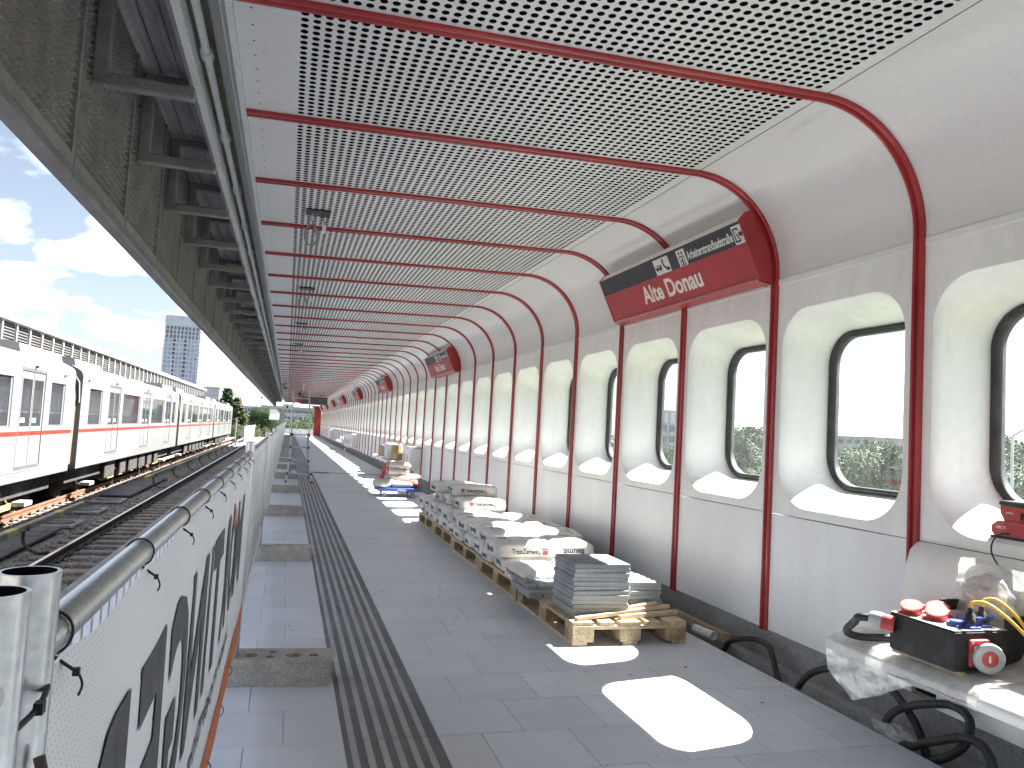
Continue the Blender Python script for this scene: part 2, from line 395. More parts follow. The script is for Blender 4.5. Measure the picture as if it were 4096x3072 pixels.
# ------------------------------------------------------------------ mesh helpers
class MB:
    def __init__(s):
        s.v = []; s.f = []; s.m = []; s.sm = []
    def add(s, vs, fs, mi=0, smooth=False):
        o = len(s.v)
        s.v.extend([tuple(q) for q in vs])
        for f in fs:
            s.f.append(tuple(o + i for i in f)); s.m.append(mi); s.sm.append(smooth)
        return s
    def box(s, x0, y0, z0, x1, y1, z1, mi=0, bev=0.0):
        if bev > 0:
            return s.bevel_box(x0, y0, z0, x1, y1, z1, bev, mi)
        vs = [(x0, y0, z0), (x1, y0, z0), (x1, y1, z0), (x0, y1, z0), (x0, y0, z1), (x1, y0, z1), (x1, y1, z1), (x0, y1, z1)]
        return s.add(vs, [(0, 3, 2, 1), (4, 5, 6, 7), (0, 1, 5, 4), (1, 2, 6, 5), (2, 3, 7, 6), (3, 0, 4, 7)], mi)
    def bevel_box(s, x0, y0, z0, x1, y1, z1, b, mi=0):
        vs = []
        for (X0, X1, Y0, Y1, Z) in ((x0 + b, x1 - b, y0 + b, y1 - b, z0), (x0, x1, y0, y1, z0 + b), (x0, x1, y0, y1, z1 - b), (x0 + b, x1 - b, y0 + b, y1 - b, z1)):
            k = b * 0.7 if Z in (z0 + b, z1 - b) else b * 0.5
            vs += [(X0 + k, Y0, Z), (X1 - k, Y0, Z), (X1, Y0 + k, Z), (X1, Y1 - k, Z), (X1 - k, Y1, Z), (X0 + k, Y1, Z), (X0, Y1 - k, Z), (X0, Y0 + k, Z)]
        fs = [tuple(range(7, -1, -1)), tuple(range(24, 32))]
        for r in range(3):
            for i in range(8):
                j = (i + 1) % 8
                fs.append((r * 8 + i, r * 8 + j, r * 8 + 8 + j, r * 8 + 8 + i))
        return s.add(vs, fs, mi)
    def prism(s, poly, axis, a0, a1, mi=0, smooth=False, caps=True):
        """polygon (2D) extruded along an axis: poly gives the two other coordinates in xyz order"""
        n = len(poly)
        def P(p, a):
            if axis == 'x': return (a, p[0], p[1])
            if axis == 'y': return (p[0], a, p[1])
            return (p[0], p[1], a)
        vs = [P(p, a0) for p in poly] + [P(p, a1) for p in poly]
        s.add(vs, [(i, (i + 1) % n, n + (i + 1) % n, n + i) for i in range(n)], mi, smooth)
        if caps:
            s.add(vs, [tuple(range(n - 1, -1, -1)), tuple(range(n, 2 * n))], mi)
        return s
    def tube(s, path, r, n=8, mi=0, closed=False, caps=True, smooth=True):
        path = [Vector(p) for p in path]
        k = len(path)
        rr = r if isinstance(r, (list, tuple)) else [r] * k
        rings = []
        prev = None
        for i, p in enumerate(path):
            if closed:
                t = path[(i + 1) % k] - path[i - 1]
            else:
                t = path[min(i + 1, k - 1)] - path[max(i - 1, 0)]
            t.normalize()
            if prev is None:
                a = Vector((0, 0, 1)) if abs(t.z) < 0.9 else Vector((1, 0, 0))
                u = t.cross(a).normalized()
            else:
                u = (prev - t * prev.dot(t))
                if u.length < 1e-6: u = t.orthogonal()
                u.normalize()
            prev = u
            w = t.cross(u)
            rings.append([p + (u * math.cos(2 * math.pi * j / n) + w * math.sin(2 * math.pi * j / n)) * rr[i] for j in range(n)])
        vs = [q for ring in rings for q in ring]
        fs = []
        for i in range(k if closed else k - 1):
            a, b = i * n, ((i + 1) % k) * n
            for j in range(n):
                j2 = (j + 1) % n
                fs.append((a + j, b + j, b + j2, a + j2))
        s.add(vs, fs, mi, smooth)
        if caps and not closed:
            s.add(vs[:n], [tuple(range(n))], mi)
            s.add(vs[-n:], [tuple(range(n - 1, -1, -1))], mi)
        return s
    def cyl(s, p0, p1, r, n=12, mi=0, r1=None):
        return s.tube([p0, p1], [r, r if r1 is None else r1], n, mi)
    def quad(s, a, b, c, d, mi=0):
        return s.add([a, b, c, d], [(0, 1, 2, 3)], mi)
    def xform(s, M):
        s.v = [tuple(M @ Vector(q)) for q in s.v]
        return s
    def mesh(s, name, mats):
        me = bpy.data.meshes.new(name)
        me.from_pydata(s.v, [], s.f)
        for q in mats: me.materials.append(MATS[q])
        if len(mats) > 1: me.polygons.foreach_set('material_index', s.m)
        me.polygons.foreach_set('use_smooth', s.sm)
        me.update()
        return me
    def build(s, name, mats, parent=None, world=True, loc=None):
        if isinstance(mats, str): mats = [mats]
        return put(name, s.mesh(name, mats), parent, world, loc)

def wt(o):
    t = Vector((0, 0, 0))
    while o is not None:
        t = t + o.location; o = o.parent
    return t
def put(name, me, parent=None, world=True, loc=None):
    o = bpy.data.objects.new(name, me)
    COL.objects.link(o)
    if parent is not None:
        o.parent = parent
        if world: o.location = (Vector(loc) if loc is not None else Vector((0, 0, 0))) - wt(parent)
        elif loc is not None: o.location = loc
    elif loc is not None:
        o.location = loc
    return o
def tag(o, label, cat, group=None):
    o['label'] = label; o['category'] = cat
    if group: o['group'] = group
    return o
def thing(name, label, cat, loc=(0, 0, 0), group=None, rz=0.0):
    o = bpy.data.objects.new(name, None); COL.objects.link(o)
    o.empty_display_size = 0.1
    o.location = loc; o.rotation_euler = (0, 0, rz)
    return tag(o, label, cat, group)
def struct(o, label=None):
    o['kind'] = 'structure'
    if label: o['label'] = label
    return o
def stuff(o, label=None):
    o['kind'] = 'stuff'
    if label: o['label'] = label
    return o
def copy_tree(o, parent=None):
    c = o.copy(); COL.objects.link(c)
    if parent is not None: c.parent = parent
    for ch in list(o.children): copy_tree(ch, c)
    return c
def place_copy(o, loc, label, rz=None):
    c = copy_tree(o); c.location = loc; c['label'] = label
    if rz is not None: c.rotation_euler = (0, 0, rz)
    return c

def text_geo(s, bold=0.0, spacing=1.0):
    """letters as flat triangles in the XY plane: (verts, faces), box from 0,0"""
    cu = bpy.data.curves.new('lettering', 'FONT')
    cu.body = s; cu.size = 1.0; cu.offset = bold; cu.space_character = spacing
    cu.fill_mode = 'FRONT'; cu.resolution_u = 4
    o = bpy.data.objects.new('lettering', cu); COL.objects.link(o)
    dg = bpy.context.evaluated_depsgraph_get(); dg.update()
    me = o.evaluated_get(dg).to_mesh()
    vs = [tuple(v.co) for v in me.vertices]
    fs = [tuple(p.vertices) for p in me.polygons]
    o.evaluated_get(dg).to_mesh_clear()
    bpy.data.objects.remove(o); bpy.data.curves.remove(cu)
    x0 = min(v[0] for v in vs); x1 = max(v[0] for v in vs)
    return [(v[0] - x0, v[1]) for v in vs], fs, x1 - x0
CAP = 0.73
def put_text(mb, s, origin, xdir, ydir, width, height, mi=0, bold=0.012, mirror=False, spacing=1.0, cap=CAP):
    """flat print on a face: origin is the baseline's left end, height the cap height"""
    vs, fs, w = text_geo(s, bold, spacing)
    o = Vector(origin); xd = Vector(xdir).normalized(); yd = Vector(ydir).normalized()
    k = width / w; h = height / cap
    if mirror: pts = [o + xd * ((w - a) * k) + yd * (b * h) for a, b in vs]
    else: pts = [o + xd * (a * k) + yd * (b * h) for a, b in vs]
    mb.add(pts, fs, mi)

def smooth_path(pts, k=6):
    pts = [Vector(p) for p in pts]
    out = []
    for i in range(len(pts) - 1):
        p0 = pts[max(i - 1, 0)]; p1 = pts[i]; p2 = pts[i + 1]; p3 = pts[min(i + 2, len(pts) - 1)]
        for j in range(k):
            t = j / k
            out.append(0.5 * ((2 * p1) + (p2 - p0) * t + (2 * p0 - 5 * p1 + 4 * p2 - p3) * t * t + (3 * p1 - p0 - 3 * p2 + p3) * t ** 3))
    out.append(pts[-1])
    return out
ORD = ['first', 'second', 'third', 'fourth', 'fifth', 'sixth', 'seventh', 'eighth', 'ninth', 'tenth', 'eleventh', 'twelfth', 'thirteenth',
       'fourteenth', 'fifteenth', 'sixteenth', 'seventeenth', 'eighteenth', 'nineteenth', 'twentieth', 'twenty-first', 'twenty-second']
# ------------------------------------------------------------------ ground and railway formation
Y0, Y1 = -4.11, 74.49            # shelter from bay -6 to bay 59
RB = 3.09; PITCH = 1.2
def ry(n): return RB + PITCH * n
NB0, NB1 = -6, 58
g = MB(); g.quad((-1500, -600, -7.0), (1500, -600, -7.0), (1500, 2500, -7.0), (-1500, 2500, -7.0))
struct(g.build('ground', 'ground'), 'flat suburban ground far below the railway')
g = MB(); g.quad((18, -40, -6.93), (34, -40, -6.93), (34, 300, -6.93), (18, 300, -6.93))
struct(g.build('road', 'asphalt'), 'grey road running below the station windows')
g = MB(); g.quad((6, -40, -6.96), (17, -40, -6.96), (17, 300, -6.96), (6, 300, -6.96))
g.quad((36, -40, -6.96), (62, -40, -6.96), (62, 300, -6.96), (36, 300, -6.96))
struct(g.build('grass_verge', 'grass'), 'mown grass verge on both sides of the road')
RAIL = -1.1
g = MB(); g.prism([(-26, -7), (-20, -1.42), (3.5, -1.42), (3.5, -7)], 'y', -40, 600)
struct(g.build('railway_embankment', 'ballast'), 'raised railway formation covered with dark ballast')

# ballast stones in view between the tracks
rng = np.random.default_rng(3)
b = MB()
OCT_F = [(0, 2, 4), (2, 1, 4), (1, 3, 4), (3, 0, 4), (2, 0, 5), (1, 2, 5), (3, 1, 5), (0, 3, 5)]
def stone(b, x, y, z, s):
    d = rng.uniform(0.55, 1.0, 6) * s
    a = rng.uniform(0, 6.28)
    ca, sa = math.cos(a), math.sin(a)
    pts = [(d[0], 0, 0), (-d[1], 0, 0), (0, d[2], 0), (0, -d[3], 0), (0.2 * s, 0.1 * s, d[4] * .7), (0, 0, -d[5] * .7)]
    b.add([(x + p[0] * ca - p[1] * sa, y + p[0] * sa + p[1] * ca, z + p[2]) for p in pts], OCT_F)
for i in range(15000):
    y = 11 + 50 * rng.random() ** 1.7
    x = rng.uniform(-6.3, -2.2)
    s = rng.uniform(0.018, 0.042) * (1.3 if y > 30 else 1)
    z = -1.30 + rng.uniform(-0.01, 0.05)
    if -4.75 < x < -4.2 and not 18.4 < y < 25.2: z -= 0.05
    stone(b, x, y, z, s)
stuff(b.build('ballast_stones', 'stone'), 'grey and rust brown ballast stones between the tracks')
g = MB(); g.quad((-12, -10, -1.315), (-1.4, -10, -1.315), (-1.4, 200, -1.315), (-12, 200, -1.315))
struct(g.build('ballast_bed', 'ballast'), 'dark ballast bed under the rails')

# tracks: rails, sleepers
RAILP = [(-0.07, 0), (0.07, 0), (0.07, 0.012), (0.012, 0.03), (0.012, 0.115), (0.036, 0.122), (0.036, 0.155), (-0.036, 0.155), (-0.036, 0.122), (-0.012, 0.115), (-0.012, 0.03), (-0.07, 0.012)]
sl = MB(); sl.bevel_box(-1.25, -0.12, -0.19, 1.25, 0.12, 0.0, 0.02); sl_me = sl.mesh('sleeper', ['sleeper'])
cl = MB()
for s_ in (-1, 1): cl.box(s_ * 0.1 - .035, -0.06, 0.0, s_ * 0.1 + .035, 0.06, 0.05); cl.cyl((s_ * .1, 0, .05), (s_ * .1, 0, .085), .016, 6)
cl_me = cl.mesh('rail_fastening', ['iron'])
def track(xc, label, rusty):
    t = bpy.data.objects.new('railway_track', None); COL.objects.link(t); t.location = (xc, 0, RAIL - 0.155)
    struct(t, label)
    for s_ in (-1, 1):
        rl = MB()
        poly = [(s_ * 0.753 + p[0], p[1]) for p in RAILP]
        rl.prism(poly, 'y', -8, 260, 0)
        rl.box(s_ * .753 - .028, -8, .1552, s_ * .753 + .028, 260, .1572, 1)
        o = rl.build('rail', ['rail_rust' if rusty else 'rail_side', 'rail_rust' if rusty else 'rail_steel'], t, world=False)
    for i in range(130):
        o = put('sleeper', sl_me, t, False, (0, 5 + i * 0.62, 0.0))
        if 10 < 5 + i * .62 < 60:
            for s_ in (-1, 1):
                put('rail_fastening', cl_me, o, False, (s_ * .753, 0, 0))
    return t
track(-2.83, 'near track with bright worn rail beside the platform', False)
track(-6.52, 'far track with rusty rail under the white train', True)

# ------------------------------------------------------------------ power rails
def power_rail(x, zc, y0, y1, label, dirx, foot, segs):
    t = thing('power_rail', label, 'power rail', (x, y0, -1.3), 'live rails between the tracks')
    cur = y0
    for (a, bb, m_) in segs:
        q = MB(); w = .052 if m_ == 0 else .066
        q.bevel_box(x - w, a, zc - .055, x + w, bb, zc + .055, .012)
        q.build('rail_cover' if m_ == 0 else 'marker_sleeve', 'power_cover' if m_ == 0 else 'yellow_old', t)
    yb = y0 + 1.6
    while yb < y1:
        q = MB()
        pa = smooth_path([(x, yb, zc - .04), (x + dirx * .0, yb, zc - .22), (x + dirx * .08, yb, zc - .36), (x + dirx * .25, yb, zc - .45), (x + dirx * .42, yb, -1.25)], 5)
        q.tube(pa, .03, 6)
        q.build('support_arm', 'iron', t)
        q = MB(); q.tube([(x - .085, yb, zc + .0), (x + .085, yb, zc)], .06, 10); q.build('clamp', 'iron', t)
        yb += 4.8
    return t
power_rail(-4.33, -0.83, 9.0, 19.4, 'grey covered live rail ending beside the round manhole covers', 1, 0,
           [(9.0, 14.4, 0), (14.4, 14.9, 1), (14.9, 17.3, 0), (17.3, 17.65, 1), (17.65, 19.4, 0)])
power_rail(-4.33, -0.83, 27.4, 92, 'grey covered live rail starting with a yellow end behind the planks', 1, 0,
           [(27.4, 28.3, 1), (28.3, 34.6, 0), (34.6, 36.6, 1), (36.6, 41.5, 0), (41.5, 42.1, 1), (42.1, 92, 0)])
power_rail(-5.52, -0.83, 9.0, 18.9, 'short live rail with yellow end under the first train car', -1, 0, [(9, 17.7, 0), (17.7, 18.9, 1)])
power_rail(-5.5, -0.83, 26.6, 90, 'long live rail with yellow sleeves along the standing train', -1, 0,
           [(26.6, 28.2, 1), (28.2, 32.1, 0), (32.1, 32.7, 1), (32.7, 35.5, 0), (35.5, 38.3, 1), (38.3, 44.6, 0), (44.6, 45.3, 1), (45.3, 90, 0)])
# plank walkway and manhole covers between the tracks
wk = thing('cable_trough', 'dark plank covered cable trough between the two tracks', 'walkway', (-4.8, 12, -1.3))
for seg, (a, bb) in enumerate(((9.5, 18.45), (25.4, 33.0))):
    for k in range(int((bb - a) / .62)):
        q = MB(); q.box(-5.25, a + k * .62, -1.25, -4.40, a + k * .62 + .6, -1.205 + random.uniform(-.006, .006)); q.build('plank', 'dark_plank', wk)
for k, (yy, xx) in enumerate(((19.2, -4.75), (21.8, -4.78), (24.3, -4.78))):
    q = thing('manhole_cover', f'{ORD[k]} round manhole cover in concrete frame between the tracks', 'manhole', (xx, yy, -1.28), 'manholes between tracks')
    f_ = MB(); f_.bevel_box(xx - .42, yy - .55, -1.3, xx + .42, yy + .55, -1.235, .02); f_.build('frame', 'concrete', q)
    f_ = MB(); f_.cyl((xx, yy, -1.25), (xx, yy, -1.215), .34, 28); f_.build('lid', 'dark_plank', q)

# noise barrier beyond the train, between the tracks
q = thing('barrier_wall', 'low white concrete barrier wall between the tracks beyond the train', 'wall', (-4.6, 88, -1.3))
b = MB(); b.prism([(-4.75, -1.3), (-4.45, -1.3), (-4.48, .25), (-4.54, .38), (-4.66, .38), (-4.72, .25)], 'y', 88.4, 190); b.build('wall_body', 'white_paint', q)
b = MB(); b.box(-4.78, 87.9, -1.3, -4.42, 88.35, .5); b.build('end_post', 'grey_steel', q)
b = MB(); b.cyl((-5.1, 84, -1.3), (-5.1, 84, 1.3), .06, 8)
tag(b.build('track_post', 'grey_steel'), 'thin grey signal post standing before the white barrier', 'post')

# ------------------------------------------------------------------ platform floor
flo = bpy.data.objects.new('platform_floor', None); COL.objects.link(flo)
struct(flo, 'platform floor paved with blue grey slabs')
FX0, FX1 = -1.4, 2.79
b = MB(); b.box(FX0 - .02, Y0, -1.3, FX1, Y1 + 6, -.034)
b.build('platform_body', 'concrete', flo)
b = MB(); b.box(FX0 - .1, Y0, -.14, FX0 + .02, Y1 + 6, -.005, 0, .02); b.build('edge_kerb', 'concrete', flo)
RP = 0.3915; JO = 0.0013
b = MB(); b.quad((FX0, Y0, -.0045), (FX1 - .003, Y0, -.0045), (FX1 - .003, Y1 + 5, -.0045), (FX0, Y1 + 5, -.0045)); b.build('grout_bed', 'grout', flo)
def slab_mb(w, lx):
    q = MB(); q.bevel_box(0, 0, -.032, w, lx, 0, .0012); return q
slab_cache = {}
def slab_mesh(w):
    k = round(w, 3)
    if k not in slab_cache: slab_cache[k] = slab_mb(k, RP - 2 * JO).mesh('paving_slab', ['slab'])
    return slab_cache[k]
def tact_mb():
    q = MB(); w = .398 - 2 * JO
    q.bevel_box(0, 0, -.032, w, RP - 2 * JO, -.001, .002)
    n = 6; pw = w / (n + .55)
    for i in range(n):
        x = pw * (i + .58)
        q.prism([(x - .014, -.0012), (x - .011, .0032), (x + .011, .0032), (x + .014, -.0012)], 'y', .003, RP - 2 * JO - .003, 1)
    return q
tact_me = tact_mb().mesh('tactile_slab', ['slab_dark', 'slab_rib'])
rest = MB(); rest_t = MB()
r0 = int((Y0 - 2.89) / RP); r1 = int((Y1 + 5 - 2.89) / RP)
n_ind = 0
for k in range(r0, r1):
    y = 2.89 + RP * k
    odd = k % 2
    if abs(y - 20.5) < RP * .5 or abs(y - 41.0) < RP * .5: pass
    xs = []
    cuts = [.718] + [c for c in np.arange(.908 + (.2 if odd else 0.0) - .405 + (.405 if odd == 0 else 0), 2.75, .405) if c > .74] + [FX1]
    cuts = [.718] + [c for c in [1.113 - .405 + .405 * i - (0 if odd else .2) for i in range(8)] if .78 < c < FX1 - .05] + [FX1 - .002]
    xs += list(zip(cuts[:-1], cuts[1:]))
    lc = [.32] + [c for c in [(.078 if odd else -.075) - .4 * i for i in range(6)] if c > FX0 + .1] + [FX0 + .02]
    lc = lc[::-1]
    xs += list(zip(lc[:-1], lc[1:]))
    for (a, bb) in xs:
        if bb > -.3 and 2.0 < y < 17.3 and n_ind < 296 and not (bb < .9 and y < 2.6 and a > .3):
            o = put('paving_slab', slab_mesh(bb - a - 2 * JO), flo, True, (a + JO, y + JO, random.uniform(-.0008, .0008)))
            n_ind += 1
        else:
            w = bb - a - 2 * JO
            rest.v_off = len(rest.v)
            rest.box(a + JO, y + JO, -.032, bb - JO, y + RP - JO, 0)
    if 2.0 < y < 30:
        put('tactile_slab', tact_me, flo, True, (.32 + JO, y + JO, 0))
    else:
        q = MB(); q.v = [(x + .32 + JO, yy + y + JO, z) for x, yy, z in tact_mb().v] if False else []
        w = .398
        rest_t.box(.32 + JO, y + JO, -.032, .718 - JO, y + RP - JO, -.001)
        pw = (w - 2 * JO) / 6.55
        for i in range(6):
            x = .322 + pw * (i + .58)
            rest_t.box(x - .013, y + .004, -.0012, x + .013, y + RP - .004, .0032, 1)
stuff(rest.build('paving_far', 'slab', flo), 'paving slabs of the far platform')
stuff(rest_t.build('tactile_far', ['slab_dark', 'slab_rib'], flo), 'ribbed guidance slabs of the far platform')
for yy in (20.6, 41.2, 62):
    b = MB(); b.box(.735, yy - .26, .001, 1.14, yy + .12, .008); b.box(1.14, yy - .06, .001, 2.75, yy + .02, .006)
    b.build('expansion_joint', 'dark_plank', flo)
# cable trench along the wall
b = MB()
b.prism([(2.79, -.3), (3.2, -.3), (3.2, -.16), (3.0, -.16), (3.0, -.15), (2.79, -.15)], 'y', Y0, Y1)
b.prism([(2.985, -.15), (3.09, -.15), (3.09, -.035), (2.99, -.035)], 'y', Y0, Y1, 0)
struct(b.build('cable_trench', 'trench'), 'open concrete cable trench between floor and wall')

# ------------------------------------------------------------------ platform shelter
sh = thing('platform_shelter', 'long white shelter wall and ceiling with red ribs, rounded windows and perforated panels', 'station shelter', (1.2, 30, 0))
WX = 3.053; WB = .155; WL = .902; WT = 2.39
CXL, CXS = -.334, 2.436
def zc(x): return 2.993 + .031 * (x - CXL)
RAD = WX - CXS
CZ = zc(CXS) - RAD
arc = [(CXS + RAD * math.sin(a), CZ + RAD * math.cos(a)) for a in [R(90) * i / 20 for i in range(21)]]
# --- ribs
def rib_mb(zend=WB - .01):
    prof = [(-.034, 0.0), (-.034, .014), (-.029, .021), (-.016, .021), (-.009, .006), (.009, .006), (.016, .021), (.029, .021), (.034, .014), (.034, 0.0)]
    path = [(CXL, zc(CXL))] + [(CXL + (CXS - CXL) * i / 4, zc(CXL + (CXS - CXL) * i / 4)) for i in range(1, 4)] + arc + [(WX, 1.9), (WX, 1.2), (WX, zend)]
    q = MB(); rings = []
    for i, (x, z) in enumerate(path):
        a = Vector(path[max(i - 1, 0)]); c = Vector(path[min(i + 1, len(path) - 1)])
        t = (c - a).normalized()
        nrm = Vector((t.y, -t.x))        # inwards, to the room
        if i < 5: nrm = Vector((t.y, -t.x))
        rings.append([(x + nrm.x * p[1], p[0], z + nrm.y * p[1]) for p in prof])
    n = len(prof); vs = [p for r_ in rings for p in r_]
    for i in range(len(path) - 1):
        for j in range(n - 1):
            q.add([vs[i * n + j], vs[i * n + j + 1], vs[(i + 1) * n + j + 1], vs[(i + 1) * n + j]], [(3, 2, 1, 0)], 0)
    q.add(rings[0], [tuple(range(n))]); q.add(rings[-1], [tuple(range(n - 1, -1, -1))])
    return q
def weld(me, smooth_angle=None):
    bm = bmesh.new(); bm.from_mesh(me)
    bmesh.ops.remove_doubles(bm, verts=bm.verts, dist=1e-5)
    bmesh.ops.recalc_face_normals(bm, faces=bm.faces)
    if smooth_angle:
        for f in bm.faces: f.smooth = True
        for e in bm.edges:
            if len(e.link_faces) == 2 and e.calc_face_angle(0) > smooth_angle: e.smooth = False
    bm.to_mesh(me); bm.free(); return me
rib_me = weld(rib_mb().mesh('rib', ['red_paint']), R(25)); rib_short = weld(rib_mb(.42).mesh('rib', ['red_paint']), R(25))
# --- perforated ceiling panel (real holes)
def ceil_mb():
    q = MB(); p = .05; x0 = -.076; nx = 49; yb = .05; ny = 22; r = .017
    ang = [R(45 + 30 * k) for k in range(12)]
    sq = []
    for a in ang:
        c, s_ = math.cos(a), math.sin(a); k = 1 / max(abs(c), abs(s_)); sq.append((c * k * p / 2, s_ * k * p / 2))
    ci = [(r * math.cos(a), r * math.sin(a)) for a in ang]
    for i in range(nx):
        cx = x0 + (i + .5) * p
        for j in range(ny):
            cy = yb + (j + .5) * p
            o = len(q.v)
            q.v.extend([(cx + a, cy + b_, zc(cx + a)) for a, b_ in sq])
            q.v.extend([(cx + a, cy + b_, zc(cx + a)) for a, b_ in ci])
            q.v.extend([(cx + a, cy + b_, zc(cx + a) + .006) for a, b_ in ci])
            for k in range(12):
                k2 = (k + 1) % 12
                q.f.append((o + k, o + 12 + k, o + 12 + k2, o + k2)); q.m.append(0); q.sm.append(False)
                q.f.append((o + 12 + k, o + 24 + k, o + 24 + k2, o + 12 + k2)); q.m.append(1); q.sm.append(True)
    xe = x0 + nx * p; ye = yb + ny * p
    for (a, b_, c, d) in ((CXL, 0, x0, 1.2), (xe, 0, CXS - .003, 1.2), (x0, 0, xe, yb), (x0, ye, xe, 1.2)):
        q.add([(a, b_, zc(a)), (a, d, zc(a)), (c, d, zc(c)), (c, b_, zc(c))], [(0, 1, 2, 3)])
    # small fixing screws along the left margin
    for k in range(8):
        q.add([(CXL + .07 + .006 * math.cos(a), .1 + k * .14 + .006 * math.sin(a), zc(CXL + .07) - .001) for a in [R(60 * t) for t in range(6)]], [(0, 1, 2, 3, 4, 5)], 1)
    return q
ceil_me = ceil_mb().mesh('ceiling_panel', ['ceiling_steel', 'black_void'])
# --- cove panel
def cove_mb():
    q = MB()
    pts = [(CXS + .003, zc(CXS))] + arc[1:] + [(WX, WT + .04)]
    n = len(pts)
    q.add([(x, 0, z) for x, z in pts] + [(x, 1.2, z) for x, z in pts], [(i, i + 1, n + i + 1, n + i) for i in range(n - 1)], 0, True)
    return q
cove_me = cove_mb().mesh('cove_panel', ['cove_steel'])
strip = MB(); strip.box(WX - .005, .034, WT, WX + .02, 1.166, WT + .042, 0, .002); strip_me = strip.mesh('seam_strip', ['white_steel'])
low = MB(); low.box(WX, 0, WB, WX + .03, 1.2, WL - .006, 0); low_me = low.mesh('lower_panel', ['white_steel'])
# --- window panel with deep moulded reveal
def rrect(hw, zb, zt, rb, rt, n=10):
    """rounded rectangle (y,z) counter-clockwise from the right of the bottom edge"""
    pts = []
    cs = [(hw - rb, zb + rb, rb, -90), (hw - rt, zt - rt, rt, 0), (-hw + rt, zt - rt, rt, 90), (-hw + rb, zb + rb, rb, 180)]
    for cx, cz, r_, a0 in cs:
        for i in range(n + 1):
            a = R(a0 + 90 * i / n); pts.append((cx + r_ * math.cos(a), cz + r_ * math.sin(a)))
    return pts
def window_mb():
    q = MB(); n = 10; cy = .6
    rings = [(0.0, .511, .955, 2.21, .27, .24), (.012, .503, .962, 2.203, .265, .235), (.05, .499, .985, 2.185, .26, .23), (.16, .496, 1.022, 2.15, .25, .22), (.28, .494, 1.052, 2.115, .24, .215), (.36, .487, 1.073, 2.092, .232, .207)]
    R_ = [[(WX + d, cy + a, z) for a, z in rrect(hw, zb, zt, rb, rt, n)] for d, hw, zb, zt, rb, rt in rings]
    # flat face around the opening
    outer = []
    hw = .6; zb = WL; zt = WT
    corners = [(hw, zb), (hw, zt), (-hw, zt), (-hw, zb)]
    inner = rrect(.511, .955, 2.21, .27, .24, n)
    for ci_, (ox, oz) in enumerate(corners):
        for i in range(n + 1):
            px, pz = inner[ci_ * (n + 1) + i]
            t = i / n
            # first half slides along the side before the corner, second half along the side after it
            if ci_ == 0: P = (px, zb) if t < .5 else ((ox, zb) if t == .5 else (ox, pz))
            if ci_ == 1: P = (hw, pz) if t < .5 else ((ox, oz) if t == .5 else (px, zt))
            if ci_ == 2: P = (px, zt) if t < .5 else ((ox, oz) if t == .5 else (-hw, pz))
            if ci_ == 3: P = (-hw, pz) if t < .5 else ((ox, oz) if t == .5 else (px, zb))
            outer.append((WX, cy + P[0], P[1]))
    k = len(outer)
    q.add(outer + R_[0], [(i, (i + 1) % k, k + (i + 1) % k, k + i) for i in range(k)], 0)
    vs = [p for r_ in R_ for p in r_]
    fs = []
    for r_ in range(len(R_) - 1):
        for i in range(k):
            j = (i + 1) % k
            fs.append((r_ * k + i, r_ * k + j, (r_ + 1) * k + j, (r_ + 1) * k + i))
    q.add(vs, fs, 0, True)
    return q
win_me = window_mb().mesh('window_panel', ['white_grp'])
def ring_mb(x0, x1, A, B):
    q = MB(); k = len(A)
    vs = [(x0, .6 + a, z) for a, z in A] + [(x0 - .008, .6 + (a * .5 + c * .5), (z + w) / 2) for (a, z), (c, w) in zip(A, B)] + [(x0, .6 + a, z) for a, z in B] + [(x1, .6 + a, z) for a, z in B] + [(x1, .6 + a, z) for a, z in A]
    fs = []
    for r_ in range(5):
        a = r_ * k; b_ = ((r_ + 1) % 5) * k
        for i in range(k):
            j = (i + 1) % k; fs.append((a + i, a + j, b_ + j, b_ + i))
    q.add(vs, fs, 0, True)
    return q
gA = rrect(.486, 1.074, 2.091, .231, .206); gB = rrect(.447, 1.108, 2.055, .198, .174)
gask_me = ring_mb(WX + .345, WX + .40, gA, gB).mesh('gasket', ['rubber'])
gt = MB(); k = len(gB)
gt.add([(WX + .372, .6 + a, z) for a, z in gB], [tuple(range(k))])
glass_me = gt.mesh('glass', ['window_glass'])
for n in range(NB0, NB1 + 1):
    y = ry(n)
    put('rib', rib_short if n in (-2, -1, 0) else rib_me, sh, True, (0, y, 0))
    put('ceiling_panel', ceil_me, sh, True, (0, y, 0))
    put('cove_panel', cove_me, sh, True, (0, y, 0))
    put('seam_strip', strip_me, sh, True, (0, y, 0))
    if n not in (-3, -2, -1): put('lower_panel', low_me, sh, True, (0, y, 0))
    w = put('window_panel', win_me, sh, True, (0, y, 0))
    put('gasket', gask_me, w, False); put('glass', glass_me, w, False)
# outer shell, roof, plinth, backing
b = MB()
b.box(-1.16, Y0, 3.70, 3.52, Y1, 3.82)
b.box(3.46, Y0, 2.13, 3.52, Y1, 3.70)
b.build('roof', 'grey_steel', sh)
b = MB(); b.box(CXL + .01, Y0, 3.19, 3.44, Y1, 3.21); b.box(-.40, Y0, 3.22, -.36, Y1, 3.69)
b.build('acoustic_backing', 'black_void', sh)
b = MB(); b.box(3.10, Y0, -.2, 3.44, Y1, WL - .08); b.box(3.085, Y0, WL - .08, 3.095, Y1, WL + .04)
b.build('wall_core', 'dark_gap', sh)
b = MB(); b.box(3.075, Y0, -.2, 3.099, Y1, WB + .003)
b.box(3.06, Y0, WB - .022, 3.098, Y1, WB - .004, 0)
b.build('plinth', 'plinth', sh)
